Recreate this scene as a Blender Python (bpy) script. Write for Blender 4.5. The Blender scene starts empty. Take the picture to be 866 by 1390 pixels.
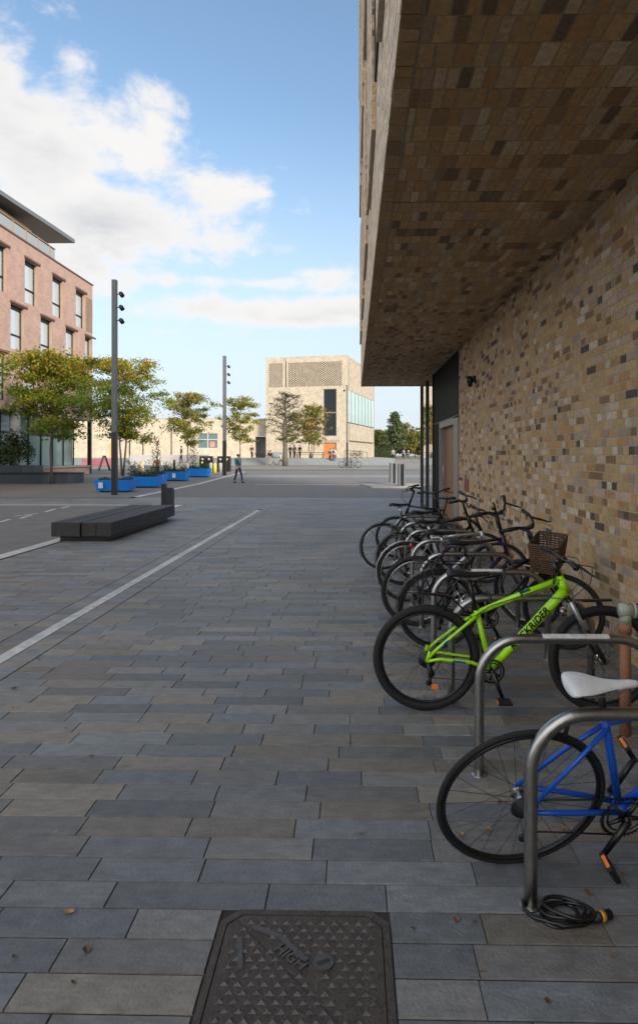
import bpy, bmesh, math, random
from mathutils import Vector, Matrix
random.seed(7)
R_ = math.radians
SC = bpy.context.scene
COL = SC.collection
# ---------------------------------------------------------------- camera
F = 900.0; CX = 462.0; HY = 618.0; CH = 1.65; YAW = math.atan(18/900)
cam = bpy.data.cameras.new('camera'); co = bpy.data.objects.new('camera', cam); COL.objects.link(co)
cam.sensor_fit = 'VERTICAL'; cam.sensor_height = 36; cam.lens = F/1390*36
cam.shift_x = -(CX-433)/1390; cam.shift_y = -(695-HY)/1390
cam.clip_end = 6000; cam.clip_start = 0.05
co.location = (0, 0, CH); co.rotation_euler = (R_(90), 0, YAW)
SC.camera = co
Fw = Vector((-math.sin(YAW), math.cos(YAW), 0)); Rt = Vector((math.cos(YAW), math.sin(YAW), 0))
def at(px, py, d):                      # pixel of the photograph at forward distance d -> world point
    return Vector((0, 0, CH)) + Fw*d + Rt*((px-CX)/F*d) + Vector((0, 0, (HY-py)/F*d))
def gz(y):                              # the ground rises gently beyond the road
    if y < 38: return 0.0
    if y < 79: return .5*(y-38)/41
    if y < 118: return .5+.5*(y-79)/39
    if y < 150: return 1.0+.2*(y-118)/32
    return 1.2
# ---------------------------------------------------------------- materials
def lin(c):
    return tuple(((v/255)/12.92 if v/255 <= .04045 else ((v/255+.055)/1.055)**2.4) for v in c)
MATS = {}
def mat(name, col, rough=.6, metal=0, var=.0, vs=8, bump=0, bs=40, attr=False, trans=0, spec=.5, noise2=0, emit=None, tint=None, dirt=0):
    if name in MATS: return MATS[name]
    m = bpy.data.materials.new(name); m.use_nodes = True
    nt = m.node_tree; N = nt.nodes; L = nt.links
    b = N['Principled BSDF']; out = N['Material Output']
    b.inputs['Roughness'].default_value = rough; b.inputs['Metallic'].default_value = metal
    b.inputs['Specular IOR Level'].default_value = spec
    tc = N.new('ShaderNodeTexCoord')
    src = None
    if attr:
        a = N.new('ShaderNodeVertexColor'); a.layer_name = 'Col'; src = a.outputs['Color']
    else:
        c = N.new('ShaderNodeRGB'); c.outputs[0].default_value = (*col, 1); src = c.outputs[0]
    if var:
        n = N.new('ShaderNodeTexNoise'); n.inputs['Scale'].default_value = vs; n.inputs['Detail'].default_value = 6; n.inputs['Roughness'].default_value = .65
        L.new(tc.outputs['Object'], n.inputs['Vector'])
        mr = N.new('ShaderNodeMapRange'); mr.inputs['From Min'].default_value = .3; mr.inputs['From Max'].default_value = .7
        mr.inputs['To Min'].default_value = 1-var; mr.inputs['To Max'].default_value = 1+var
        L.new(n.outputs['Fac'], mr.inputs['Value'])
        mx = N.new('ShaderNodeVectorMath'); mx.operation = 'SCALE'
        L.new(src, mx.inputs[0]); L.new(mr.outputs[0], mx.inputs['Scale']); src = mx.outputs[0]
        rr = N.new('ShaderNodeMapRange'); rr.inputs['To Min'].default_value = max(0, rough-.12); rr.inputs['To Max'].default_value = min(1, rough+.12)
        L.new(n.outputs['Fac'], rr.inputs['Value']); L.new(rr.outputs[0], b.inputs['Roughness'])
    if noise2:
        n = N.new('ShaderNodeTexNoise'); n.inputs['Scale'].default_value = vs/14; n.inputs['Detail'].default_value = 4
        L.new(tc.outputs['Object'], n.inputs['Vector'])
        mr = N.new('ShaderNodeMapRange'); mr.inputs['From Min'].default_value = .35; mr.inputs['From Max'].default_value = .65
        mr.inputs['To Min'].default_value = 1-noise2; mr.inputs['To Max'].default_value = 1+noise2
        L.new(n.outputs['Fac'], mr.inputs['Value'])
        mx = N.new('ShaderNodeVectorMath'); mx.operation = 'SCALE'
        L.new(src, mx.inputs[0]); L.new(mr.outputs[0], mx.inputs['Scale']); src = mx.outputs[0]
    L.new(src, b.inputs['Base Color'])
    if bump:
        n = N.new('ShaderNodeTexNoise'); n.inputs['Scale'].default_value = bs; n.inputs['Detail'].default_value = 5
        L.new(tc.outputs['Object'], n.inputs['Vector'])
        bp = N.new('ShaderNodeBump'); bp.inputs['Strength'].default_value = bump; bp.inputs['Distance'].default_value = .01
        L.new(n.outputs['Fac'], bp.inputs['Height']); L.new(bp.outputs[0], b.inputs['Normal'])
    if trans:
        t = N.new('ShaderNodeBsdfTranslucent'); L.new(src, t.inputs['Color'])
        mxs = N.new('ShaderNodeMixShader'); mxs.inputs[0].default_value = trans
        L.new(b.outputs[0], mxs.inputs[1]); L.new(t.outputs[0], mxs.inputs[2]); L.new(mxs.outputs[0], out.inputs['Surface'])
    MATS[name] = m
    return m
def brickmat(name, c1, c2, mortar, rot=(90, 0, 0), scale=1, bw=.225, rh=.075, var=.25):
    if name in MATS: return MATS[name]
    m = bpy.data.materials.new(name); m.use_nodes = True
    nt = m.node_tree; N = nt.nodes; L = nt.links; b = N['Principled BSDF']; b.inputs['Roughness'].default_value = .85
    tc = N.new('ShaderNodeTexCoord'); sep = N.new('ShaderNodeSeparateXYZ'); cmb = N.new('ShaderNodeCombineXYZ')
    L.new(tc.outputs['Object'], sep.inputs[0])
    ad = N.new('ShaderNodeMath'); ad.operation = 'ADD'; L.new(sep.outputs['X'], ad.inputs[0]); L.new(sep.outputs['Y'], ad.inputs[1])
    L.new(ad.outputs[0], cmb.inputs['X']); L.new(sep.outputs['Z'], cmb.inputs['Y'])
    br = N.new('ShaderNodeTexBrick'); L.new(cmb.outputs[0], br.inputs['Vector'])
    br.inputs['Color1'].default_value = (*c1, 1); br.inputs['Color2'].default_value = (*c2, 1); br.inputs['Mortar'].default_value = (*mortar, 1)
    br.inputs['Scale'].default_value = 1; br.inputs['Mortar Size'].default_value = .008; br.inputs['Brick Width'].default_value = bw; br.inputs['Row Height'].default_value = rh
    n = N.new('ShaderNodeTexNoise'); n.inputs['Scale'].default_value = 1.3; n.inputs['Detail'].default_value = 8; L.new(tc.outputs['Object'], n.inputs['Vector'])
    mr = N.new('ShaderNodeMapRange'); mr.inputs['From Min'].default_value = .3; mr.inputs['From Max'].default_value = .7
    mr.inputs['To Min'].default_value = 1-var; mr.inputs['To Max'].default_value = 1+var; L.new(n.outputs['Fac'], mr.inputs['Value'])
    mx = N.new('ShaderNodeVectorMath'); mx.operation = 'SCALE'; L.new(br.outputs['Color'], mx.inputs[0]); L.new(mr.outputs[0], mx.inputs['Scale'])
    L.new(mx.outputs[0], b.inputs['Base Color']); MATS[name] = m
    return m
STEEL = mat('brushed_steel', (.36, .35, .33), .33, 1, .12, 60)
CHROME = mat('bright_alloy', (.5, .5, .5), .28, 1, .1, 40)
BLACK = mat('black_paint', (.006, .006, .007), .38, 0, .15, 30)
RUBBER = mat('tyre_rubber', (.009, .009, .010), .8, 0, .2, 60, .3, 200)
GRIP = mat('black_plastic', (.008, .008, .009), .6, 0, .1, 50)
GREEN = mat('lime_green_paint', lin((158, 222, 18)), .28, 0, .10, 14)
BLUE = mat('blue_frame_paint', lin((14, 84, 190)), .3, 0, .05, 20)
PURPLE = mat('dark_purple_paint', (.03, .012, .04), .3)
SILVERP = mat('silver_paint', (.42, .43, .45), .35, .6)
SPOKE = mat('spoke_wire', (.09, .09, .09), .4, .9)
WHITE = mat('white_saddle', (.62, .63, .64), .5, 0, .1, 30)
WICKER = mat('wicker', (.10, .055, .03), .8, 0, .35, 40, .6, 60)
ORANGE = mat('orange_reflector', (.8, .2, .02), .25)
RED = mat('red_lamp', (.5, .01, .01), .3)
DARKGREY = mat('dark_grey_metal', (.018, .019, .022), .45, .3, .15, 20)
LAMPP = mat('lamp_post_metal', (.10, .105, .11), .5, .3, .15, 3)
ASPH = mat('asphalt', (.138, .128, .118), .8, 0, .25, 30, .5, 90, noise2=.12)
STONEP = mat('pale_granite', (.3, .29, .275), .7, 0, .15, 8, .2, 60, noise2=.08)
GROUNDM = mat('far_ground', (.17, .155, .135), .8, 0, .2, .5, noise2=.15)
BAND = mat('blue_grey_paving', (.17, .18, .19), .6, 0, .15, 2, noise2=.1)
WHITEL = mat('white_stone', (.44, .44, .43), .6, 0, .3, 9, .2, 60, noise2=.15)
JOINT = mat('dark_joint', (.03, .03, .03), .9)
def paving_material():
    m = mat('paving_stone', (1, 1, 1), .56, 0, .2, 9, .4, 70, attr=True, noise2=.13); nt = m.node_tree; N = nt.nodes; L = nt.links; b = N['Principled BSDF']
    src = b.inputs['Base Color'].links[0].from_socket; tc = [n for n in N if n.type == 'TEX_COORD'][0]
    def nz(scale, lo, hi, a, c, st=(1, 1, 1), det=6):
        mp = N.new('ShaderNodeMapping'); mp.inputs['Scale'].default_value = st; L.new(tc.outputs['Object'], mp.inputs[0])
        n = N.new('ShaderNodeTexNoise'); n.inputs['Scale'].default_value = scale; n.inputs['Detail'].default_value = det; n.inputs['Roughness'].default_value = .7; L.new(mp.outputs[0], n.inputs['Vector'])
        q = N.new('ShaderNodeMapRange'); q.inputs['From Min'].default_value = lo; q.inputs['From Max'].default_value = hi; q.inputs['To Min'].default_value = a; q.inputs['To Max'].default_value = c
        L.new(n.outputs['Fac'], q.inputs['Value']); return q.outputs[0]
    def mul(x, y):
        v = N.new('ShaderNodeVectorMath'); v.operation = 'SCALE'; L.new(x, v.inputs[0]); L.new(y, v.inputs['Scale']); return v.outputs[0]
    src = mul(src, nz(30, .35, .65, .82, 1.15, (.35, 1, 1)))          # riven grain
    src = mul(src, nz(1.1, .56, .72, 1, .72))                          # damp and dirt patches
    src = mul(src, nz(160, .62, .7, 1, .62, det=2))                    # dark specks
    mx = N.new('ShaderNodeMix'); mx.data_type = 'RGBA'; L.new(src, mx.inputs['A']); mx.inputs['B'].default_value = (.23, .22, .19, 1)
    v = N.new('ShaderNodeTexVoronoi'); v.inputs['Scale'].default_value = 2.6; L.new(tc.outputs['Object'], v.inputs['Vector'])
    q = N.new('ShaderNodeMapRange'); q.inputs['From Min'].default_value = .045; q.inputs['From Max'].default_value = .03; q.inputs['To Max'].default_value = .55; L.new(v.outputs['Distance'], q.inputs['Value'])
    L.new(q.outputs[0], mx.inputs['Factor'])                           # old chewing gum
    L.new(mx.outputs['Result'], b.inputs['Base Color']); return m
PAVE = paving_material()
BRICKA = mat('buff_brick', (1, 1, 1), .88, 0, .22, 26, .7, 55, attr=True)
MORTAR = mat('mortar', (.36, .31, .235), .95, 0, .2, 20, .5, 60)
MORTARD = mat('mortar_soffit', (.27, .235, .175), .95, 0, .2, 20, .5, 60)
TIMBER = mat('oak_door', (.24, .105, .035), .5, 0, .25, 6)
CLAD = mat('black_cladding', (.012, .012, .013), .45, 0, .2, 6)
FRAMEM = mat('door_frame_metal', (.27, .26, .245), .5, .5)
LEAFB = None
# ---------------------------------------------------------------- mesh builder
class MB:
    def __init__(s): s.v = []; s.f = []; s.c = []; s.mi = []; s.sm = []
    def add(s, vs, fs, col=(1, 1, 1), mi=0, sm=False):
        o = len(s.v); s.v += [tuple(v) for v in vs]
        for f in fs: s.f.append(tuple(i+o for i in f)); s.c.append(col); s.mi.append(mi); s.sm.append(sm)
        return s
    def quad(s, a, b, c, d, col=(1, 1, 1), mi=0): return s.add([a, b, c, d], [(0, 1, 2, 3)], col, mi)
    def box(s, x0, x1, y0, y1, z0, z1, col=(1, 1, 1), mi=0, M=None, bev=0):
        if bev:
            b = bev; vs = []
            for z, k in ((z0, b), (z0+b, 0), (z1-b, 0), (z1, b)):
                vs += [(x0+k+ (b if k == 0 else 0)*0, y0+k, z), (x1-k, y0+k, z), (x1-k, y1-k, z), (x0+k, y1-k, z)]
            fs = [(3, 2, 1, 0), (12, 13, 14, 15)]
            for r in range(3):
                for i in range(4):
                    j = (i+1) % 4; fs.append((r*4+i, r*4+j, r*4+4+j, r*4+4+i))
        else:
            vs = [(x0, y0, z0), (x1, y0, z0), (x1, y1, z0), (x0, y1, z0), (x0, y0, z1), (x1, y0, z1), (x1, y1, z1), (x0, y1, z1)]
            fs = [(3, 2, 1, 0), (4, 5, 6, 7), (0, 1, 5, 4), (1, 2, 6, 5), (2, 3, 7, 6), (3, 0, 4, 7)]
        if M: vs = [M @ Vector(v) for v in vs]
        return s.add(vs, fs, col, mi)
    def tube(s, pts, r, seg=8, col=(1, 1, 1), mi=0, caps=True, flat=None, closed=False):
        pts = [Vector(p) for p in pts]; n = len(pts)
        rs = r if isinstance(r, (list, tuple)) else [r]*n
        vs = []; fs = []; prev = None
        for i, p in enumerate(pts):
            if closed: t = (pts[(i+1) % n]-pts[i-1]).normalized()
            elif i == 0: t = (pts[1]-p).normalized()
            elif i == n-1: t = (p-pts[i-1]).normalized()
            else: t = ((pts[i+1]-p).normalized()+(p-pts[i-1]).normalized()).normalized()
            if prev is None:
                a = Vector((0, 0, 1)) if abs(t.z) < .9 else Vector((1, 0, 0))
                u = t.cross(a).normalized()
            else:
                u = (prev-t*prev.dot(t)).normalized()
            prev = u; w = t.cross(u)
            for k in range(seg):
                a = 2*math.pi*k/seg; fl = flat if flat else 1
                vs.append(p+u*math.cos(a)*rs[i]+w*math.sin(a)*rs[i]*fl)
        m = n if closed else n-1
        for i in range(m):
            for k in range(seg):
                k2 = (k+1) % seg; j = (i+1) % n
                fs.append((i*seg+k, i*seg+k2, j*seg+k2, j*seg+k))
        if caps and not closed:
            fs.append(tuple(range(seg-1, -1, -1))); fs.append(tuple((n-1)*seg+k for k in range(seg)))
        return s.add(vs, fs, col, mi, True)
    def ring(s, c, R, r, seg=48, ms=8, a0=0, a1=None, ax='y', col=(1, 1, 1), mi=0, w=None, caps=True):
        # torus (or arc of one) in the local x-z plane
        c = Vector(c); full = a1 is None; n = seg if full else seg+1
        vs = []; fs = []
        for i in range(n):
            a = 2*math.pi*i/seg if full else a0+(a1-a0)*i/seg
            e = Vector((math.cos(a), 0, math.sin(a)))
            for k in range(ms):
                b = 2*math.pi*k/ms
                vs.append(c+e*(R+r*math.cos(b))+Vector((0, (w or r)*math.sin(b), 0)))
        for i in range(seg):
            j = (i+1) % n
            for k in range(ms):
                k2 = (k+1) % ms; fs.append((i*ms+k, j*ms+k, j*ms+k2, i*ms+k2))
        if not full and caps: fs.append(tuple(range(ms))); fs.append(tuple(seg*ms+k for k in range(ms-1, -1, -1)))
        return s.add(vs, fs, col, mi, True)
    def cyl(s, a, b, r, seg=16, col=(1, 1, 1), mi=0): return s.tube([a, b], r, seg, col, mi)
    def ell(s, c, rx, ry, rz, seg=12, rings=8, col=(1, 1, 1), mi=0, M=None):
        vs = [(0, 0, -1)]; fs = []
        for i in range(1, rings):
            t = math.pi*i/rings-math.pi/2
            for k in range(seg):
                a = 2*math.pi*k/seg; vs.append((math.cos(t)*math.cos(a), math.cos(t)*math.sin(a), math.sin(t)))
        vs.append((0, 0, 1))
        for k in range(seg): fs.append((0, 1+(k+1) % seg, 1+k)); fs.append((len(vs)-1, len(vs)-1-seg+k, len(vs)-1-seg+(k+1) % seg))
        for i in range(rings-2):
            for k in range(seg):
                k2 = (k+1) % seg; fs.append((1+i*seg+k, 1+i*seg+k2, 1+(i+1)*seg+k2, 1+(i+1)*seg+k))
        vs = [Vector((v[0]*rx, v[1]*ry, v[2]*rz)) for v in vs]
        if M: vs = [M @ v for v in vs]
        return s.add([v+Vector(c) for v in vs], fs, col, mi, True)
    def prism(s, poly, z0, z1, col=(1, 1, 1), mi=0, M=None):
        n = len(poly); vs = [(p[0], p[1], z0) for p in poly]+[(p[0], p[1], z1) for p in poly]
        if M: vs = [M @ Vector(v) for v in vs]
        fs = [tuple(range(n-1, -1, -1)), tuple(range(n, 2*n))]+[(i, (i+1) % n, (i+1) % n+n, i+n) for i in range(n)]
        return s.add(vs, fs, col, mi)
    def build(s, name, m, parent=None, loc=None):
        me = bpy.data.meshes.new(name); me.from_pydata(s.v, [], s.f); me.validate(clean_customdata=False)
        ok = len(me.polygons) == len(s.f)
        for x in (m if isinstance(m, (list, tuple)) else [m]): me.materials.append(x)
        if ok:
            me.polygons.foreach_set('material_index', s.mi); me.polygons.foreach_set('use_smooth', s.sm)
            ca = me.color_attributes.new('Col', 'FLOAT_COLOR', 'CORNER')
            buf = []
            for f, c in zip(s.f, s.c): buf += [c[0], c[1], c[2], 1.0]*len(f)
            ca.data.foreach_set('color', buf)
        me.update()
        o = bpy.data.objects.new(name, me); COL.objects.link(o)
        if loc: o.location = loc
        if parent: o.parent = parent
        return o
def tag(o, label=None, cat=None, group=None, kind=None):
    if label: o['label'] = label
    if cat: o['category'] = cat
    if group: o['group'] = group
    if kind: o['kind'] = kind
    return o
def empty(name, loc=(0, 0, 0), rz=0, rx=0, label=None, cat=None, group=None):
    o = bpy.data.objects.new(name, None); COL.objects.link(o); o.location = loc; o.rotation_euler = (rx, 0, rz); o.empty_display_size = .2
    return tag(o, label, cat, group)
def struct(o, label=None):
    o['kind'] = 'structure'
    if label: o['label'] = label
    return o
def copy_tree(o, parent=None):
    kids = KIDS.get(o.name, None)
    if kids is None: kids = [c for c in COL.objects if c.parent == o]
    c = o.copy(); COL.objects.link(c); c.parent = parent
    for k in kids: copy_tree(k, c)
    return c
KIDS = {}
def rot_to(d):
    return Vector(d).normalized().to_track_quat('Z', 'Y').to_matrix().to_4x4()
def text_mesh(txt, size, depth, name, m, parent, M, shear=0):
    cu = bpy.data.curves.new(name, 'FONT'); cu.body = txt; cu.size = size; cu.extrude = depth; cu.align_x = 'CENTER'; cu.align_y = 'CENTER'; cu.shear = shear; cu.offset = size*.02
    t = bpy.data.objects.new('tmp', cu); COL.objects.link(t)
    bpy.context.view_layer.update()
    me = bpy.data.meshes.new_from_object(t.evaluated_get(bpy.context.evaluated_depsgraph_get()))
    bpy.data.objects.remove(t); me.transform(M); me.materials.clear(); me.materials.append(m)
    o = bpy.data.objects.new(name, me); COL.objects.link(o); o.parent = parent
    return o
# ---------------------------------------------------------------- world, sun
SUN_EL = R_(23); TRAV = Vector((-.60, .80, 0)).normalized()
def clouds_world():
    w = bpy.data.worlds.new('World'); SC.world = w; w.use_nodes = True
    nt = w.node_tree; N = nt.nodes; L = nt.links; N.clear()
    out = N.new('ShaderNodeOutputWorld')
    sky = N.new('ShaderNodeTexSky'); sky.sky_type = 'NISHITA'; sky.sun_disc = False
    sky.sun_elevation = SUN_EL; sky.sun_rotation = math.atan2(-TRAV.x, -TRAV.y); sky.air_density = 1.0; sky.dust_density = 1.2; sky.ozone_density = 1.6; sky.altitude = 20
    tc = N.new('ShaderNodeTexCoord'); sep = N.new('ShaderNodeSeparateXYZ'); L.new(tc.outputs['Generated'], sep.inputs[0])
    def math_(op, a, b=None, c=None, clamp=False):
        n = N.new('ShaderNodeMath'); n.operation = op; n.use_clamp = clamp
        for i, x in enumerate((a, b, c)):
            if x is None: continue
            if isinstance(x, (int, float)): n.inputs[i].default_value = x
            else: L.new(x, n.inputs[i])
        return n.outputs[0]
    az = math_('ARCTAN2', sep.outputs['X'], sep.outputs['Y']); el = math_('ARCSINE', sep.outputs['Z'])
    def noise(scale, detail, rough, off=(0, 0, 0), st=1.7, dist=0.0):
        mp = N.new('ShaderNodeMapping'); mp.inputs['Scale'].default_value = (1, 1, st); mp.inputs['Location'].default_value = off
        L.new(tc.outputs['Generated'], mp.inputs['Vector'])
        n = N.new('ShaderNodeTexNoise'); n.inputs['Scale'].default_value = scale; n.inputs['Detail'].default_value = detail; n.inputs['Roughness'].default_value = rough; n.inputs['Distortion'].default_value = dist
        L.new(mp.outputs[0], n.inputs['Vector']); return n.outputs['Fac']
    blobs = [(20, 215, 160, 120, 1.05), (-150, 200, 260, 200, 1.1), (175, 200, 72, 85, .95), (130, 300, 190, 72, 1.05), (270, 258, 75, 38, .8), (300, 335, 85, 38, 1.05), (60, 350, 200, 55, 1.0),
             (70, 14, 40, 30, .62), (110, 90, 50, 45, .75), (212, 128, 55, 45, .62), (370, 384, 120, 14, 1.0), (340, 422, 150, 24, 1.5), (480, 424, 130, 20, 1.4), (400, 432, 170, 14, 1.3), (230, 378, 90, 16, .7), (420, 372, 60, 16, .7), (0, 100, 60, 80, 1.0), (270, 452, 90, 8, .5),
             (-500, 300, 300, 160, 1.0), (1100, 250, 300, 120, .9)]
    dens = None; low = None
    for (x, y, rx, ry, s) in blobs:
        a0 = math.atan((x-CX)/F)-YAW; hyp = math.hypot(1, (x-CX)/F); e0 = math.atan((HY-y)/F/hyp)
        ra = rx/F*math.cos(a0)**2; re = ry/F*math.cos(e0)**2
        u = math_('DIVIDE', math_('SUBTRACT', az, a0), ra); v = math_('DIVIDE', math_('SUBTRACT', el, e0), re)
        r2 = math_('ADD', math_('MULTIPLY', u, u), math_('MULTIPLY', v, v))
        g = math_('MULTIPLY', math_('SUBTRACT', 1.35, math_('POWER', r2, .5)), s)
        g = math_('MAXIMUM', g, -1)
        dens = g if dens is None else math_('SMOOTH_MAX', dens, g, .25)
    # behind the camera an added field of unseen clouds to balance the light
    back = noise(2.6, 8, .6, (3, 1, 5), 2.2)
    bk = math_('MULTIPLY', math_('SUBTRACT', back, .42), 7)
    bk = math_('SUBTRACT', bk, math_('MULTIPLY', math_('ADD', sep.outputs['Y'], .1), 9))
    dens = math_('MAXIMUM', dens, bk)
    n1 = noise(7, 12, .62, (0, 0, 0), 1.6, .25); n2 = noise(22, 8, .6, (5, 2, 1), 1.8, .2)
    d = math_('ADD', dens, math_('MULTIPLY', math_('SUBTRACT', n1, .52), 4.2))
    d = math_('ADD', d, math_('MULTIPLY', math_('SUBTRACT', n2, .5), 1.0))
    al = N.new('ShaderNodeMapRange'); al.interpolation_type = 'SMOOTHSTEP'; al.inputs['From Min'].default_value = .05; al.inputs['From Max'].default_value = 1.0
    L.new(d, al.inputs['Value'])
    # cloud colour: white crowns, slightly grey thick parts
    n3 = noise(5, 8, .55, (1.3, .4, .2), 2.6, .1)
    sh = N.new('ShaderNodeMapRange'); sh.inputs['From Min'].default_value = .38; sh.inputs['From Max'].default_value = .66; L.new(n3, sh.inputs['Value'])
    cr = N.new('ShaderNodeMix'); cr.data_type = 'RGBA'; cr.inputs['A'].default_value = (1.0, .98, .96, 1); cr.inputs['B'].default_value = (.66, .67, .70, 1)
    thick = N.new('ShaderNodeMapRange'); thick.inputs['From Min'].default_value = .7; thick.inputs['From Max'].default_value = 2.2; L.new(d, thick.inputs['Value'])
    L.new(math_('MULTIPLY', sh.outputs[0], thick.outputs[0], None, True), cr.inputs['Factor'])
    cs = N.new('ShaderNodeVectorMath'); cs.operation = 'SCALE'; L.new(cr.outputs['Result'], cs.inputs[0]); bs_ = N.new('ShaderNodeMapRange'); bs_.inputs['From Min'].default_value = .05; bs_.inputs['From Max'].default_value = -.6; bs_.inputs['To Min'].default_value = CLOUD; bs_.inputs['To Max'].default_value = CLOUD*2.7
    L.new(sep.outputs['Y'], bs_.inputs['Value']); L.new(bs_.outputs[0], cs.inputs['Scale'])  # unseen rear clouds brightened to lift the light on the scene
    # pale haze low down
    hz = N.new('ShaderNodeMapRange'); hz.interpolation_type = 'SMOOTHSTEP'; hz.inputs['From Min'].default_value = 0.50; hz.inputs['From Max'].default_value = -.02
    hz.inputs['To Min'].default_value = 0; hz.inputs['To Max'].default_value = .93; L.new(el, hz.inputs['Value'])
    hm = N.new('ShaderNodeMix'); hm.data_type = 'RGBA'; hm.inputs['B'].default_value = (.77*CLOUD, .85*CLOUD, .96*CLOUD, 1)
    L.new(hz.outputs[0], hm.inputs['Factor']); 
    sk = N.new('ShaderNodeVectorMath'); sk.operation = 'MULTIPLY'; sk.inputs[1].default_value = SKYMUL; L.new(sky.outputs[0], sk.inputs[0]); L.new(sk.outputs[0], hm.inputs['A'])
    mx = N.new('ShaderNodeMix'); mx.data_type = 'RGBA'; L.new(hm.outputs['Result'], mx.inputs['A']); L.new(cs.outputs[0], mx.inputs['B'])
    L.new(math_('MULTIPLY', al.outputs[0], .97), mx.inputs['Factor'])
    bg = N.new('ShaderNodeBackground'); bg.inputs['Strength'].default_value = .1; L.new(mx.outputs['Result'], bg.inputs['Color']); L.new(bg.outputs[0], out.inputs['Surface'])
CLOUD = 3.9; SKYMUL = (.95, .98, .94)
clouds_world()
sl = bpy.data.lights.new('sun', 'SUN'); sl.energy = 2.6; sl.angle = R_(12); sl.color = (1, .9, .76)
so = bpy.data.objects.new('sun', sl); COL.objects.link(so)
so.rotation_euler = Vector((TRAV.x*math.cos(SUN_EL), TRAV.y*math.cos(SUN_EL), -math.sin(SUN_EL))).to_track_quat('-Z', 'Y').to_euler(); so.location = (0, -30, 40)
vs = SC.view_settings; vs.view_transform = 'Standard'; vs.look = 'None'; vs.gamma = 1; vs.use_curve_mapping = False; vs.exposure = 1.3
# ---------------------------------------------------------------- ground
def sheet(name, x0, x1, ys, m, dz, label=None, xs=None):
    b = MB(); n = len(ys)
    v = []
    for y in ys:
        a, c = (xs(y) if xs else (x0, x1)); v += [(a, y, gz(y)+dz), (c, y, gz(y)+dz)]
    b.add(v, [(2*i, 2*i+1, 2*i+3, 2*i+2) for i in range(n-1)])
    return struct(b.build(name, m), label)
sheet('ground', -900, 900, [-300, -30, 38, 79, 118, 150, 3000], GROUNDM, -.035)
# individual paving planks
def plank_col():
    r = random.random()
    if r < .42: c = (.142, .151, .158)
    elif r < .76: c = (.160, .156, .148)
    else: c = (.182, .163, .136)
    k = random.uniform(.78, 1.24)
    return tuple(v*k for v in c)
P = 1485*.0001022
pv = MB(); g = .0012
def row(xa, xb, y0, y1, lo=.39, hi=.60, z=0):
    x = xa - random.uniform(0, hi) if xa < -6 else xa
    first = True
    while x < xb-.02:
        w = random.uniform(lo, hi)*(random.uniform(.5, 1) if first else 1); first = False
        x2 = min(x+w, xb)
        if xb-x2 < .12: x2 = xb
        a = max(x, xa)
        if x2 > a+.01:
            dz = random.uniform(-.0012, .0012); c = plank_col(); t = .0025
            X0, X1, Y0, Y1 = a+g*.8, x2-g*.8, y0+g*3.2, y1-g*3.2
            pv.add([(X0+t, Y0+t, z+dz), (X1-t, Y0+t, z+dz), (X1-t, Y1-t, z+dz), (X0+t, Y1-t, z+dz), (X0, Y0, z-.006), (X1, Y0, z-.006), (X1, Y1, z-.006), (X0, Y1, z-.006)],
                   [(0, 1, 2, 3), (4, 5, 1, 0), (5, 6, 2, 1), (6, 7, 3, 2), (7, 4, 0, 3)], c)
        x = x2
DR = -2.85; y = -2.0; MH = (-.47, .125, 1.794, 2.3975)
k = 0
while y < 25.3:
    if y < 20.2:
        X0 = -5.55 if y > 2 else -8
        if y > 21.3: X0 = -14
        row(X0, DR-.27, y, y+P, lo=.34, hi=.6)
        row(DR-.262, DR-.065, y, y+P, .5, .6); row(DR+.065, DR+.262, y, y+P, .5, .6)
        if MH[2]-P+.02 < y < MH[3]-.02:
            row(DR+.27, MH[0]-.004, y, y+P); row(MH[1]+.004, 2.2, y, y+P)
        else: row(DR+.27, 2.2, y, y+P)
    else:
        row(-26 if y > 21.9 else -5.55, 8, y, y+P, .4, .7)
    y += P
    k += 1
# strip in front of camera between the drain cover edges
o = struct(pv.build('paving', PAVE), 'long grey and brown stone paving planks')
b = MB(); b.box(-30, 14, -2.5, 25.42, -.03, -.0075); struct(b.build('paving_bed', JOINT))
b = MB(); b.box(DR-.06, DR+.06, -2, 19.9, -.006, .002)
for i in range(60): b.box(DR-.012, DR+.012, i*.33, i*.33+.2, .0021, .0026, (0, 0, 0), 1)
struct(b.build('drainage_strip', [WHITEL, WHITEL]), 'pale stone drainage strip running towards the square')
sheet('side_road', 0, 0, [-2.5, 10.7, 21.7], ASPH, .001, xs=lambda y: (-30, -5.85))
sheet('kerb', 0, 0, [-2.5, 10.7, 21.7], WHITEL, .004, xs=lambda y: (-5.85, -5.6), label='pale flush kerb beside the bench')
b = MB(); b.box(-30, -5.6, 21.7, 21.85, -.01, .006); struct(b.build('road_edge', WHITEL))
b = MB()
for (px, py, px2, py2) in ((0, 709, 14, 705), (20, 701, 52, 697), (62, 695, 76, 691), (84, 690, 95, 687), (28, 704, 44, 699)):
    A = at(px, py, 1485/(py-HY)); B = at(px2, py2, 1485/(py2-HY))
    n = (B-A).cross(Vector((0, 0, 1))).normalized()*.05
    b.quad(*[(p.x, p.y, .0055) for p in (A-n, B-n, B+n, A+n)])
struct(b.build('road_marking', WHITEL))
sheet('road', 0, 0, [25.5, 38, 60], ASPH, -.002, xs=lambda y: (-8.45-(y-26)*.025, 14))
sheet('road_edge', 0, 0, [26, 38, 57], WHITEL, .006, xs=lambda y: (-8.72-(y-26)*.025, -8.45-(y-26)*.025))
b = MB(); b.box(-8.4, 14, 25.3, 25.48, -.02, .006); struct(b.build('road_edge', STONEP))
sheet('pavement', 0, 0, [25.5, 38, 60], PAVE2 if 'PAVE2' in globals() else mat('small_paving', (.155, .14, .12), .7, 0, .2, 5, .3, 40, noise2=.1), .001, xs=lambda y: (-40, -8.7-(y-26)*.025))
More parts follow.
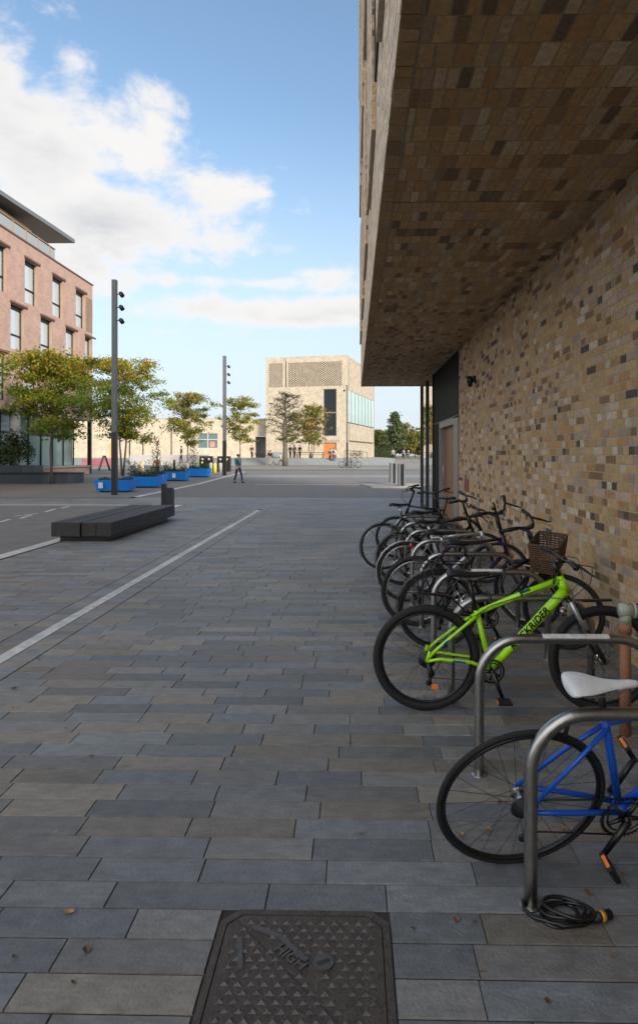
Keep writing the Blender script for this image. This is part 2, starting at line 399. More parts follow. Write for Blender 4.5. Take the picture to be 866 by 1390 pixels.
sheet('crossing_band', -30, 25, [46, 50.5], BAND, .004)
sheet('crossing_band', -30, 25, [62, 66], BAND, .004)
sheet('road_marking', -5.5, 1.0, [37, 37.35], WHITEL, .006)
# terrace and its steps before the tower
TZ = 1.28
b = MB()
for i in range(5):
    b.box(-60, 5.0, 80+i*.4, 80+(i+1)*.4 if i < 4 else 82.0, .2, .5+(i+1)*(TZ-.5)/5-.002)
struct(b.build('steps', mat('step_stone', (.15, .17, .18), .7, 0, .12, 4)), 'blue grey stone steps up to the terrace')
b = MB(); b.box(-60, 5.0, 82, 150, .2, TZ); struct(b.build('terrace', mat('terrace_paving', (.25, .22, .185), .8, 0, .15, 2)))
sheet('lawn', 7, 90, [131, 150, 260], mat('grass', (.13, .14, .03), .9, 0, .3, 2), .02)
# ---------------------------------------------------------------- brick building on the right
WX = 2.2; SZ = 3.88; EX = .2375; YE = 21.5; TOP = 18.2
def bcol(dark=.045, bright=1.0, grey=0, calm=0):
    r = random.random()
    if r < dark: c = (.05, .048, .05)
    elif r < dark+.10: c = (.16, .105, .065)
    elif r < dark+.30: c = (.34, .28, .24)
    elif r < dark+.42: c = (.31, .20, .10)
    elif r < dark+.50: c = (.40, .37, .33)
    elif r < dark+.56: c = (.24, .215, .20)
    else: c = (.33, .255, .15)
    k = random.uniform(.88, 1.12)*bright
    if calm: c = tuple(v*(1-calm)+m_*calm for v, m_ in zip(c, (.29, .225, .15)))
    if grey: c = tuple(v*(1-grey)+m_*grey for v, m_ in zip(c, (.36, .37, .38)))
    return tuple(v*k*w_ for v, w_ in zip(c, (1.40, 1.21, .98)))
def bricks(mb, org, U, V, Nn, u0, u1, v0, v1, L, H, hdr=.4, dark=.045, bright=1.0, proud=.0035, skip=None, mix=None, grey=0, calm=0):
    org, U, V, Nn = map(Vector, (org, U, V, Nn)); v = v0; r = 0; j = .005
    while v < v1-.01:
        u = u0-random.uniform(0, L); vv = min(v+H, v1)
        while u < u1:
            w = (L if random.random() > hdr else L*.5) if mix is None else random.choice(mix)
            a = max(u, u0); c = min(u+w, u1)
            if c-a > .02 and not (skip and skip((a+c)/2, (v+vv)/2)):
                dz = proud+random.uniform(-.0015, .0015); e = .002
                q = lambda s, t, n: org+U*s+V*t+Nn*n
                A, B, C, D = a+j, c-j, v+j, vv-j
                mb.add([q(A+e, C+e, dz), q(B-e, C+e, dz), q(B-e, D-e, dz), q(A+e, D-e, dz), q(A, C, 0), q(B, C, 0), q(B, D, 0), q(A, D, 0)],
                       [(0, 1, 2, 3), (4, 5, 1, 0), (5, 6, 2, 1), (6, 7, 3, 2), (7, 4, 0, 3)], bcol(dark, bright, grey, calm))
            u += w
        v += H; r += 1
bld = empty('brick_building', (WX+4, 10, 0), label='large buff brick building with overhanging upper floors beside the bikes', cat='building')
def put(mb, name, m, parent=None, lab=None):
    p = parent or bld
    base = Vector((WX+4, 10, 0))
    mb.v = [(v[0]-base.x, v[1]-base.y, v[2]-base.z) for v in mb.v]
    o = mb.build(name, m, p)
    if lab: o['label'] = lab
    return o
YD0, YD1, YG = 13.9, 18.2, 18.2
# ground floor wall
wl = MB(); wl.box(WX, WX+.3, -30, YD0, -.1, SZ+.02, mi=1)
bricks(wl, (WX, 0, 0), (0, 1, 0), (0, 0, 1), (-1, 0, 0), -7, YD0, 0, SZ, .225, .075, hdr=.55, dark=.035, calm=.05, bright=.96)
put(wl, 'wall', [BRICKA, MORTAR])
# soffit: bricks 215 long towards the square
sf = MB(); YJ = 5.85
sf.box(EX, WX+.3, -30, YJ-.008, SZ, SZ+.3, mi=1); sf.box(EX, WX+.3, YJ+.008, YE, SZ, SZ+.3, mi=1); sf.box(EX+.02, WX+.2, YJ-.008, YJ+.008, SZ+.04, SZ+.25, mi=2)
for (ya, yb) in ((YJ-.009-.2246*55, YJ-.009), (YJ+.009, YE)):
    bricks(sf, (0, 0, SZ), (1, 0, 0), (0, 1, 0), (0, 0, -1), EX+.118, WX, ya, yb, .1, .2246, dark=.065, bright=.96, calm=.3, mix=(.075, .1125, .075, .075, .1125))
# border course along the edge
yy = -7
while yy < YE:
    w = random.choice((.1125, .225, .225)); y2 = min(yy+w, YE)
    sf.box(EX+.002, EX+.106, yy+.005, y2-.005, SZ-.006, SZ, bcol(.0, .9, 0, .6)); yy += w
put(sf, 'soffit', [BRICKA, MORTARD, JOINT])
# upper facade with projecting panels
fc = MB(); fc.box(EX, WX+9, -30, YE, SZ+.3+.001, TOP, mi=1)
bricks(fc, (EX, 0, 0), (0, 1, 0), (0, 0, 1), (-1, 0, 0), -1, YE, SZ, 6.2, .225, .075, dark=.01, bright=1.35, grey=.55)
bricks(fc, (EX, 0, 0), (0, 1, 0), (0, 0, 1), (-1, 0, 0), 4, YE, 6.2, TOP, .225, .075, dark=.01, bright=1.35, grey=.55)
fc.box(EX+.001, WX+.25, YE-.001, YE+.03, SZ+.001, SZ+.3, mi=1)
put(fc, 'facade', [BRICKA, mat('pale_mortar', (.42, .39, .34), .95, 0, .15, 20)])
def panel(y0, y1, z0, z1, pr):
    b = MB(); b.box(EX-pr, EX, y0, y1, z0, z1, mi=1)
    if y1 > 3: bricks(b, (EX-pr, 0, 0), (0, 1, 0), (0, 0, 1), (-1, 0, 0), y0, y1, z0, z1, .225, .075, dark=.01, bright=1.35, grey=.55)
    if y1 > 3: bricks(b, (0, y0, 0), (1, 0, 0), (0, 0, 1), (0, -1, 0), EX-pr, EX, z0, z1, .1, .075, dark=.02, bright=1)
    put(b, 'projecting_panel', [BRICKA, MORTAR])
for k in range(-1, 5):
    panel(5.48+3.74*k-2.27, 5.48+3.74*k, 5.06, 8.0, .05)
for k in range(-1, 4): panel(7.6+3.74*k-2.27, 7.6+3.74*k, 8.4, 12.2, .075)
for k in range(-1, 5): panel(5.48+3.74*k-2.27, 5.48+3.74*k, 12.6, 16.6, .075)
GLASSD = mat('dark_window_glass', (.02, .024, .028), .06, 0, spec=.9)
for k in range(0, 4):
    y0 = 5.48+3.74*k+.25
    b = MB(); b.box(EX-.012, EX+.0, y0, y0+.95, 5.5, 7.6); w = put(b, 'window', GLASSD)
    b = MB()
    for q in ((y0-.06, y0, 5.44, 7.66), (y0+.95, y0+1.01, 5.44, 7.66)): b.box(EX-.03, EX, *q)
    b.box(EX-.03, EX, y0, y0+.95, 5.44, 5.5); b.box(EX-.03, EX, y0, y0+.95, 7.6, 7.66)
    b.v = [(v[0]-WX-4, v[1]-10, v[2]) for v in b.v]; b.build('frame', DARKGREY, w)
# black clad door bay
cl = MB(); ztop = SZ-.001
dy0, dy1, dz1 = 14.15, 16.9, 2.45      # metal frame
cl.box(WX+.0, WX+.3, dy1, YG, 0, ztop); cl.box(WX, WX+.3, YD0+.001, dy1, dz1+.03, ztop)
yy = YD0+.05
while yy < YG-.1:
    cl.box(WX-.012, WX, yy, yy+.008, (dz1+.06) if yy < dy1 else .02, ztop-.02); yy += .16
cl.box(WX-.02, WX, YD0, YG, dz1+.0301, dz1+.055)
put(cl, 'cladding', CLAD)
fr = MB(); fr.box(WX-.03, WX+.3, YD0+.002, YD0+.62, 0, dz1); fr.box(WX-.03, WX+.3, YD0+.62, dy1, dz1-.12, dz1+.02); fr.box(WX-.03, WX+.3, dy1-.14, dy1-.001, 0, dz1-.12)
put(fr, 'door_frame', FRAMEM)
dr = MB()
yy = YD0+.62
while yy < dy1-.15:
    y2 = min(yy+.14, dy1-.142); k = random.uniform(.8, 1.2)
    dr.box(WX+.1, WX+.16, yy+.002, y2-.002, .02, dz1-.12); yy += .14
d_ = put(dr, 'door', TIMBER)
hb = MB(); hb.tube([(WX+.07, dy1-.3, .9), (WX+.03, dy1-.3, .95), (WX+.03, dy1-.3, 1.35), (WX+.07, dy1-.3, 1.4)], .012)
put(hb, 'handle', STEEL, d_)
# mirror-like glazing at the corner
GL = mat('reflective_glazing', (.75, .8, .82), .015, 1)
gb = MB(); gb.box(WX+.0, WX+.04, YG+.05, YE-.06, .12, ztop); gz_ = put(gb, 'glazing', GL)
gm = MB()
for yy in (YG, 19.85, YE-.06): gm.box(WX-.05, WX+.1, yy, yy+.05, 0, ztop)
gm.box(WX-.02, WX+.1, YG+.05, YE-.06, 0, .12); put(gm, 'mullion', CLAD, gz_)
bk = MB(); bk.box(WX+.3, WX+9, -7, YE-.1, -.1, SZ+.3); bk.box(WX+.045, WX+.3, YG+.05, YE-.06, 0, SZ+.3); bk.box(WX+.3, WX+9, YD0, YE-.1, -.2, -.11)
put(bk, 'inner_wall', MORTAR)
# wall light
p = at(644.5, 517, 0.0001)
wl_y = 2.2*F/(644.5-480); wz = 1.65+(HY-518)/F*wl_y
t = empty('wall_light', (WX-.012, wl_y, wz), label='small black downlight on the brick wall above the doorway end', cat='wall light')
b = MB(); b.box(-.03, .0, -.05, .05, -.02, .1); b.build('bracket', BLACK, t)
b = MB(); b.tube([(-.09, 0, .09), (-.09, 0, .02), (-.085, 0, -.1)], [.05, .062, .035], 12); b.build('lamp_shade', BLACK, t)
# reddish strip on wall
y0 = WX*F/(636-480); y1 = WX*F/(630.5-480)
b = MB(); b.box(WX-.02, WX-.008, y0, y1, .95, 1.65-(650-HY)/F*y0)
tag(b.build('wall_sign', mat('faded_red', (.2, .06, .05), .7, 0, .4, 5)), 'narrow faded red strip on the brick wall beside the door', 'sign')
# ---------------------------------------------------------------- stands
def stand_mesh(w=.92, h=.728, R=.22, r=.0245):
    pts = [(0, 0, -.05), (0, 0, .12), (0, 0, h-r-R)]
    for i in range(1, 10):
        a = math.pi-(math.pi/2)*i/10; pts.append((R+R*math.cos(a), 0, h-r-R+R*math.sin(a)))
    pts += [(R, 0, h-r), (w/2, 0, h-r), (w-R, 0, h-r)]
    for i in range(1, 10):
        a = math.pi/2-(math.pi/2)*i/10; pts.append((w-R+R*math.cos(a), 0, h-r-R+R*math.sin(a)))
    pts += [(w, 0, h-r-R), (w, 0, -.05)]
    return MB().tube(pts, r, 16)
ordn = ['nearest', 'second nearest', 'third', 'fourth', 'fifth', 'sixth', 'seventh', 'eighth', 'ninth and farthest']
wh = ['with a coiled cable lock round its foot', 'with a white sticker on its top rail', 'just behind the lime green bicycle', 'beside the black bicycle with the basket', 'behind the black basket bicycle', 'behind the purple bicycle', 'behind the silver bicycle', 'near the doorway', 'closest to the wooden door']
sm0 = None
for i in range(9):
    d = [2.446, 3.44, 4.42, 5.4, 6.38, 7.36, 8.34, 9.3, 10.3][i]
    t = empty('bike_stand', (.648, d, 0), label=f'{ordn[i]} steel bike stand, {wh[i]}', cat='bike stand', group='steel hoop bike stands along the wall')
    if sm0 is None: sm0 = stand_mesh().build('hoop', STEEL, t)
    else:
        c = sm0.copy(); COL.objects.link(c); c.parent = t
    if i == 0:
        fl0 = MB().tube([(0, 0, .0), (0, 0, .004)], [.042, .04], 16).build('base_plate', STEEL, t); others = (.92,)
    else: others = (0, .92)
    for x in others:
        c = fl0.copy(); COL.objects.link(c); c.parent = t; c.location = (x, 0, 0)
    if i in (1, 3):
        b = MB(); r = .0252; x0, x1 = (.32, .66) if i == 1 else (.30, .55); n = 8; vs_ = []
        for x in (x0, x1):
            for k in range(n+1):
                a = R_(20+140*k/n); vs_.append((x, -math.cos(a)*r, .728-.0245+math.sin(a)*r))
        b.add(vs_, [(k, k+1, n+2+k, n+1+k) for k in range(n)]); b.build('sticker', mat('white_sticker', (.55, .56, .56), .5, 0, .3, 30), t)
# ---------------------------------------------------------------- bicycles
def bike(name, loc, yaw, lean, label, P_, group='bicycles parked at the stands'):
    t = empty(name, loc, yaw, lean, label=label, cat='bicycle', group=group)
    g_ = lambda k, d: P_.get(k, d)
    R = g_('R', .34); tw = g_('tw', .018); wb = g_('wb', 1.04)
    bb = g_('bb', (.42, .28)); st = g_('st', (.27, .80)); ht = g_('ht', (.83, .87)); hb = g_('hb', (.88, .72))
    fm = g_('fm', BLACK); rt = g_('rt', .016)
    V3 = lambda p, y=0: (p[0], y, p[1])
    ra = (0, R); fa = (wb, R)
    # wheels
    for wi, ax in enumerate((ra, fa)):
        c = V3(ax); ro = R-tw
        w = MB().ring((0, 0, 0), ro-tw-.004, .0085, 56, 6, w=.011).build('wheel', CHROME if g_('silver', False) else g_('rim', BLACK), t, c)
        MB().ring((0, 0, 0), ro, tw, 64, 10, w=tw*.92).build('tyre', RUBBER, w)
        hbm = MB().cyl((0, -.03, 0), (0, .03, 0), .022 if not g_('silver', False) else .028, 12).cyl((0, -.07, 0), (0, .07, 0), .006, 8)
        hbm.cyl((0, -.032, 0), (0, -.028, 0), .032, 14).cyl((0, .028, 0), (0, .032, 0), .032, 14).build('hub', CHROME, w)
        sp = MB(); n = 28
        for k in range(n):
            a = 2*math.pi*k/n; s = 1 if k % 2 else -1; a2 = a+(.5*(1 if k % 4 < 2 else -1))
            sp.tube([(.026*math.cos(a2*1.0+.9*(1 if k % 4 < 2 else -1)), s*.03, .026*math.sin(a2+.9*(1 if k % 4 < 2 else -1))), ((ro-tw-.008)*math.cos(a), 0, (ro-tw-.008)*math.sin(a))], .0013, 3, caps=False)
        sp.build('spokes', SPOKE, w)
        if g_('refl', False):
            MB().box(-.03, .03, -.006, .006, -.012, .012, M=Matrix.Translation((0.0, 0, -(R*.55)))).build('reflector', ORANGE, w)
        if wi == 0 and g_('cass', True):
            cs = MB()
            for q in range(6): cs.cyl((0, -.036-.005*q, 0), (0, -.0385-.005*q, 0), .055-.006*q, 18)
            cs.build('sprocket', DARKGREY, w)
    # frame
    f = MB()
    dst = (bb[0]-st[0], bb[1]-st[1])
    stp = lambda k: (bb[0]+(st[0]-bb[0])*k, bb[1]+(st[1]-bb[1])*k)
    htp = lambda k: (hb[0]+(ht[0]-hb[0])*k, hb[1]+(ht[1]-hb[1])*k)
    f.tube([V3(bb), V3(stp(1.0))], rt, 10); f.tube([V3(hb), V3(ht)], rt*1.35, 12); f.cyl(V3(bb, -.036), V3(bb, .036), .024, 12)
    kind = g_('kind', 'diamond')
    if kind == 'mtb':
        a = htp(.78); b_ = stp(.96)
        f.tube([V3(a), V3((a[0]*.6+b_[0]*.4, a[1]*.6+b_[1]*.4+.006)), V3(b_)], [.026, .021, .017], 12)
        c0 = htp(.25); c1 = (hb[0]-.075, hb[1]-.045); c2 = bb
        f.tube([V3(c0), V3(c1), V3((c1[0]*.35+bb[0]*.65, c1[1]*.35+bb[1]*.65)), V3(bb)], [.032, .031, .028, .024], 12)
        f.tube([V3(htp(.8)), V3(htp(.15))], .03, 12)
        for s in (-1, 1):
            f.tube([V3(stp(.93), s*.018), V3((st[0]-.07, st[1]-.08), s*.045), V3((.07, R+.085), s*.062), V3((-.0, R+.015), s*.066)], [.013, .011, .010, .011], 8)
            f.tube([V3(bb, s*.03), V3((.28, R-.012), s*.052), V3((.08, R+.012), s*.064), V3((-.0, R+.0), s*.066)], [.013, .012, .011, .011], 8)
            f.tube([V3((.015, R+.06), s*.064), V3((-.005, R-.005), s*.066)], .012, 6)
    elif kind == 'step':
        a = htp(.6); b_ = stp(.62)
        f.tube([V3(a), V3(((a[0]+b_[0])/2, (a[1]+b_[1])/2-.05)), V3(b_)], rt, 8); f.tube([V3(htp(.15)), V3(bb)], rt*1.1, 8)
    else:
        f.tube([V3(htp(.8)), V3(stp(.94))], rt*.95, 10); f.tube([V3(htp(.2)), V3(bb)], rt*1.25, 10)
    if kind != 'mtb':
        for s in (-1, 1):
            f.tube([V3(stp(.9), s*.012), V3(((st[0])*.5+.02, (st[1]+R)*.5), s*.04), V3((0, R), s*.062)], [.010, .009, .008], 8)
            f.tube([V3(bb, s*.025), V3((.2, R-.03), s*.05), V3((0, R), s*.062)], [.012, .011, .009], 8)
    fo = f.build('frame', fm, t)
    # fork
    k_ = MB(); off = V3(hb)
    crown = (hb[0]+.012, hb[1]-.03)
    k_.tube([V3(hb), V3(crown)], .02, 10); k_.tube([V3(crown, -.058), V3(crown, .058)], .017, 8)
    for s in (-1, 1):
        if g_('susp', False):
            mid = (crown[0]*.5+wb*.5-.012, crown[1]*.5+R*.5)
            k_.tube([V3(crown, s*.058), V3(mid, s*.058)], .0145, 10, mi=1); k_.tube([V3(mid, s*.058), V3((wb-.018, R+.02), s*.06), V3((wb, R-.006), s*.056)], [.021, .018, .013], 10)
        else:
            k_.tube([V3(crown, s*.045), V3((crown[0]*.55+wb*.45-.01, crown[1]*.55+R*.45), s*.052), V3((wb, R), s*.056)], [.014, .012, .008], 8)
    k_.build('fork', [g_('forkm', BLACK), g_('stanchion', SILVERP)], t)
    # seat post and saddle
    sd = g_('sad', (st[0]-.06, .98)); ang = Vector((st[0]-bb[0], 0, st[1]-bb[1])).normalized()
    top = (st[0]+ang.x*(sd[1]-.05-st[1])/ang.z, sd[1]-.05)
    MB().tube([V3(stp(.95)), V3(top)], .0135, 10).build('seat_post', CHROME if g_('silver', False) else BLACK, t)
    s_ = MB(); prof = [(-.13, .066, .0), (-.11, .078, .012), (-.05, .072, .010), (.0, .045, 0), (.06, .025, -.002), (.12, .02, .002), (.15, .012, .0)]
    n = 10; vv = []
    wsc = g_('sadw', 1.0)
    for (x, w, z) in prof:
        for q in range(n):
            a = 2*math.pi*q/n; zz = math.sin(a)
            vv.append((x+top[0]-.01, math.cos(a)*w*wsc, sd[1]+z-.015+(zz*.014 if zz > 0 else zz*.028*(1 if w > .04 else .6))))
    fsx = [(i*n+q, (i+1)*n+q, (i+1)*n+(q+1) % n, i*n+(q+1) % n) for i in range(len(prof)-1) for q in range(n)]
    fsx += [tuple(range(n)), tuple((len(prof)-1)*n+q for q in range(n-1, -1, -1))]
    s_.add(vv, fsx, sm=True)
    if g_('two_tone', False):
        for fi, f_ in enumerate(s_.f):
            if len(f_) == 4 and fi % n in (5, 6, 8, 9) and fi//n in (1, 2, 3): s_.mi[fi] = 1
    so_ = s_.build('saddle', [g_('sadm', GRIP), mat('worn_saddle_side', (.12, .16, .22), .6, 0, .6, 45)], t)
    if g_('two_tone', False) or t.name == 'mountain_bike':
        sb_ = so_.modifiers.new('smooth', 'SUBSURF'); sb_.levels = sb_.render_levels = 2
    rl = MB()
    for s in (-1, 1): rl.tube([(top[0]-.11, s*.03, sd[1]-.025), (top[0]-.05, s*.022, sd[1]-.05), (top[0]+.05, s*.02, sd[1]-.048), (top[0]+.12, s*.006, sd[1]-.02)], .0035, 6)
    rl.build('rail', CHROME, so_)
    # stem and bars
    hd = Vector((ht[0]-hb[0], 0, ht[1]-hb[1])).normalized(); bz = g_('bar', ht[1]+.1); xb = ht[0]+hd.x*(bz-ht[1])/hd.z
    rch = g_('reach', .05); bw = g_('bw', .3)
    h = MB(); h.tube([V3(ht), (xb, 0, bz-.02)], .017, 10); h.tube([(xb, 0, bz-.02), (xb+rch, 0, bz)], .016, 8); h.cyl((xb+rch, -.022, bz), (xb+rch, .022, bz), .021, 10)
    sw = g_('sweep', .06); rise = g_('rise', .02); X = xb+rch
    st_ = g_('steer', 0)
    if g_('drop', False):
        for s in (-1, 1): h.tube([(X, 0, bz), (X, s*.19, bz), (X+.07, s*.2, bz-.005), (X+.09, s*.2, bz-.06), (X+.04, s*.2, bz-.12), (X-.05, s*.2, bz-.12)], .012, 8)
    else:
        h.tube([(X-sw, -bw, bz+rise), (X-sw*.35, -bw*.55, bz+rise), (X, -.06, bz), (X, .06, bz), (X-sw*.35, bw*.55, bz+rise), (X-sw, bw, bz+rise)], .0115, 8)
    ho = h.build('handlebar', g_('barm', BLACK), t)
    for s in (-1, 1):
        if not g_('drop', False):
            MB().tube([(X-sw*.45, s*bw*.62, bz+rise), (X-sw, s*bw, bz+rise)], [.016, .017], 10).cyl((X-sw*1.01, s*bw, bz+rise), (X-sw*1.03, s*(bw+.008), bz+rise), .020, 12).build('grip', GRIP, ho)
            MB().tube([(X-sw*.35, s*bw*.55, bz+rise-.005), (X+.035, s*bw*.6, bz+rise-.02), (X+.075, s*bw*.78, bz+rise-.05), (X+.09, s*bw*.9, bz+rise-.06)], [.012, .010, .007, .006], 8).build('brake_lever', BLACK, ho)
        MB().tube([(X+.03, s*bw*.5, bz), (X+.14, s*bw*.42, bz-.02), (X+.15, s*bw*.2, bz-.14), (X+.02, s*.04, bz-.26), (hb[0]+.03, s*.03, hb[1]-.02)], .0028, 5).build('brake_cable', BLACK, ho)
    # chainset
    cr = g_('cr', .085); ca = g_('crank', -60)
    c = MB(); c.ring(V3(bb, -.05), cr, .005, 32, 4, w=.002); c.ring(V3(bb, -.05), cr*.78, .004, 28, 4, w=.002)
    for q in range(40):
        a = 2*math.pi*q/40; c.box(-.004, .004, -.0015, .0015, -.004, .004, M=Matrix.Translation((bb[0]+math.cos(a)*(cr+.006), -.05, bb[1]+math.sin(a)*(cr+.006))) @ Matrix.Rotation(-a, 4, 'Y'))
    for q in range(5):
        a = R_(ca+36+72*q); c.tube([V3(bb, -.052), (bb[0]+math.cos(a)*cr*.85, -.05, bb[1]+math.sin(a)*cr*.85)], [.012, .006], 6)
    if g_('guard', False): c.cyl(V3(bb, -.047), V3(bb, -.052), cr*.96, 32)
    c.cyl(V3(bb, -.075), V3(bb, .075), .012, 10)
    for s, da in ((-1, 0), (1, 180)):
        a = R_(ca+da); e = (bb[0]+math.cos(a)*.17, bb[1]+math.sin(a)*.17)
        c.tube([V3(bb, s*.072), V3(e, s*.085)], [.016, .012], 8)
    co_ = c.build('crankset', BLACK if not g_('silver', False) else CHROME, t)
    for s, da in ((-1, 0), (1, 180)):
        a = R_(ca+da); e = (bb[0]+math.cos(a)*.17, bb[1]+math.sin(a)*.17); y0, y1 = (s*.1, s*.18)
        if y0 > y1: y0, y1 = y1, y0
        pm = MB(); Mx = Matrix.Translation(V3(e)) @ Matrix.Rotation(R_(g_('pt', 10)), 4, 'Y'); pm.box(-.042, .042, y0, y1, -.011, .011, M=Mx, bev=.003)
        po = pm.build('pedal', GRIP, co_); MB().box(-.044, .044, y0+.015, y1-.015, -.007, .007, M=Mx).build('reflector', ORANGE, po)
    ch = MB(); ch.tube([V3((0, R+.045), -.048), V3((bb[0], bb[1]+cr), -.05)], .0045, 5, flat=.6); ch.tube([V3((0, R-.11), -.048), V3((bb[0], bb[1]-cr), -.05)], .0045, 5, flat=.6)
    ch.build('chain', DARKGREY, t)
    if g_('cass', True):
        dm = MB(); dm.tube([V3((.0, R-.01), -.07), V3((.02, R-.06), -.075), V3((.015, R-.1), -.065)], [.012, .016, .012], 8)
        dm.cyl(V3((.03, R-.085), -.052), V3((.03, R-.085), -.044), .02, 12).cyl(V3((.01, R-.145), -.052), V3((.01, R-.145), -.044), .02, 12)
        dm.tube([V3((.03, R-.085), -.055), V3((.01, R-.145), -.055)], .01, 6); dm.build('derailleur', DARKGREY, t)
    fd = g_('fender', None)
    if fd:
        for (cx, a0, a1) in ((0, g_('fa0', 15), 165 if not g_('long', True) else 205),)+(() if st_ else ((wb, 55, 190),)):
            MB().ring((cx, 0, R), R+.012, .004, 28, 6, a0=R_(a0), a1=R_(a1), w=.027).build('mudguard', fd, t)
        ms = MB()
        for s in (-1, 1): ms.tube([V3((0, R), s*.05), V3((-.9*(R), R-.02), s*.024)], .0022, 4).tube([V3((0, R), s*.05), V3((-.6*R, R+.8*R), s*.024)], .0022, 4)
        ms.build('mudguard_stay', SPOKE, t)
    if g_('rack', False):
        rk = MB(); z = 2*R+.07
        for s in (-1, 1):
            rk.tube([(st[0]-.02, s*.05, z-.01), (-.2, s*.06, z)], .005, 6); rk.tube([(.0, s*.062, R), (-.06, s*.06, z)], .0045, 6); rk.tube([(.0, s*.062, R), (-.15, s*.06, z)], .0045, 6)
        for q in range(3): rk.tube([(.1-.12*q, -.055, z), (.1-.12*q, .055, z)], .004, 5)
        rk.tube([(-.2, -.06, z), (-.2, .06, z)], .005, 6); rk.build('luggage_rack', BLACK, t)
    if g_('tail', False):
        MB().ell((-.06, 0, 2*R+.1) if not g_('rack', False) else (-.21, 0, 2*R+.04), .015, .03, .022).build('rear_light', RED, t)
    if g_('flap', False):
        MB().tube([V3((stp(.8)[0]-.02, stp(.8)[1])), V3((.15, 2*R+.055)), V3((-.05, 2*R+.075)), V3((-.12, 2*R+.08))], [.012, .03, .03, .02], 8, flat=.25).build('rear_guard', BLACK, t)
        MB().tube([V3((hb[0]+.06, hb[1]-.03)), V3((wb-.12, 2*R+.03)), V3((wb+.05, 2*R+.035))], [.012, .03, .025], 8, flat=.3).build('front_guard', BLACK, t)
    if g_('brakes', False):
        br = MB()
        for s in (-1, 1): br.tube([V3((.11, R*1.93), s*.03), V3((.115, 2*R+.02), s*.028), V3((.13, 2*R+.06), s*.012)], [.009, .008, .005], 6)
        br.build('rear_brake', CHROME if g_('silver', False) else DARKGREY, t)
    BK = None
    if g_('basket', False):
        bk = MB(); x0, z0 = X+.02, bz-.34; D, Wd, Hh = .24, .17, .24
        def loop(k, gx=0):
            e = .82+.18*k; cxx = x0+D/2; return [(cxx+sx*D/2*e, sy*Wd*e, z0+Hh*k) for sx, sy in ((-1, -1), (1, -1), (1, 1), (-1, 1))]
        for q in range(13):
            l = loop(q/12); l2 = []
            for i in range(4):
                a, b2 = Vector(l[i]), Vector(l[(i+1) % 4])
                for m_ in range(6): l2.append(a.lerp(b2, m_/6+ .02)+Vector((0, 0, 0)))
            bk.tube(l2, .0075 if q < 12 else .011, 5, closed=True)
        a_, b2 = loop(0), loop(1)
        for i in range(4):
            for m_ in range(7):
                bk.tube([Vector(a_[i]).lerp(Vector(a_[(i+1) % 4]), m_/7), Vector(b2[i]).lerp(Vector(b2[(i+1) % 4]), m_/7)], .0045, 4)
        bk.box(x0+.03, x0+D-.03, -Wd*.8, Wd*.8, z0, z0+.008); bk.build('basket', WICKER, t)
    if g_('bell', False):
        MB().ell((X-.02, -.11, bz+rise+.03), .024, .024, .02).tube([(X+.0, -.1, bz), (X-.02, -.09, bz+.09), (X-.02, -.12, bz+.13)], .008, 6).build('bell', BLACK, t)
    if g_('stand', False):
        MB().tube([V3((bb[0]-.05, bb[1]-.02), .05), V3((bb[0]-.16, .02), .16)], .008, 6).build('kickstand', BLACK, t)
    if st_:
        ax_ = Vector((hb[0]-ht[0], 0, hb[1]-ht[1])).normalized()*-1; hv = Vector(V3(ht))
        RM = Matrix.Translation(hv) @ Matrix.Rotation(R_(st_), 4, ax_) @ Matrix.Translation(-hv)
        for c in [q for q in COL.objects if q.parent == t]:
            nm = c.name.split('.')[0]
            if nm in ('handlebar', 'fork', 'basket', 'bell') or (nm == 'wheel' and c.location.x > .5):
                c.matrix_local = RM @ Matrix.Translation(c.location)
    return t, X, bz
def bx(px, d): return (px-480)/F*d
# green mountain bike
gd = 4.30; gp = dict(R=.345, tw=.027, wb=1.125, bb=(.413, .275), st=(.318, .655), ht=(.845, .88), hb=(.888, .755), sad=(.2, .905), kind='mtb', fm=GREEN, susp=True, bar=.985, bw=.33, sweep=.03, rise=.015, reach=.06, crank=-70, cr=.07, flap=True, brakes=True, refl=False, rt=.018, pt=0)
gt, gX, gzb = bike('mountain_bike', (bx(578, gd), gd, 0), 0, R_(2), 'lime green mountain bike with black lettering on its down tube', gp)
# lettering on the down tube
c1 = Vector((.813, .71)); c2 = Vector((.413, .275)); dv = (c1-c2).normalized(); mid = c2+dv*((c1-c2).length*.62)
ang = math.atan2(dv.y, dv.x)
Mt = Matrix.Translation((mid.x-.012, -.0345, mid.y+.004)) @ Matrix.Rotation(-ang, 4, 'Y') @ Matrix.Rotation(R_(90), 4, 'X')
text_mesh('ROCKRIDER', .062, .002, 'lettering', BLACK, gt, Mt, shear=.15)
TEAL = mat('teal_decal', (.01, .12, .16), .3); DBL = mat('blue_decal', (.01, .09, .35), .3)
def decal(pts, m, par, r, flat=.35): MB().tube(pts, r, 6, flat=flat).build('decal', m, par)
MB().box(-.035, .035, -.001, .001, -.008, .008, M=Matrix.Translation((.62, -.0225, .785)) @ Matrix.Rotation(-.35, 4, 'Y')).build('decal', TEAL, gt)
MB().box(-.05, .05, -.001, .001, -.003, .003, M=Matrix.Translation((.81, -.035, .745)) @ Matrix.Rotation(.1, 4, 'Y')).build('decal', DBL, gt)
MB().box(-.04, .04, -.001, .001, -.006, .006, M=Matrix.Translation((.2, -.073, .343)) @ Matrix.Rotation(.12, 4, 'Y')).build('decal', DBL, gt)
MB().box(-.02, .02, -.001, .001, -.006, .006, M=Matrix.Translation((.115, -.068, .463)) @ Matrix.Rotation(-.7, 4, 'Y')).build('decal', DBL, gt)
MB().box(-.02, .02, -.012, .006, -.014, .014, M=Matrix.Translation((.045, -.085, .19))).build('reflector', ORANGE, gt)
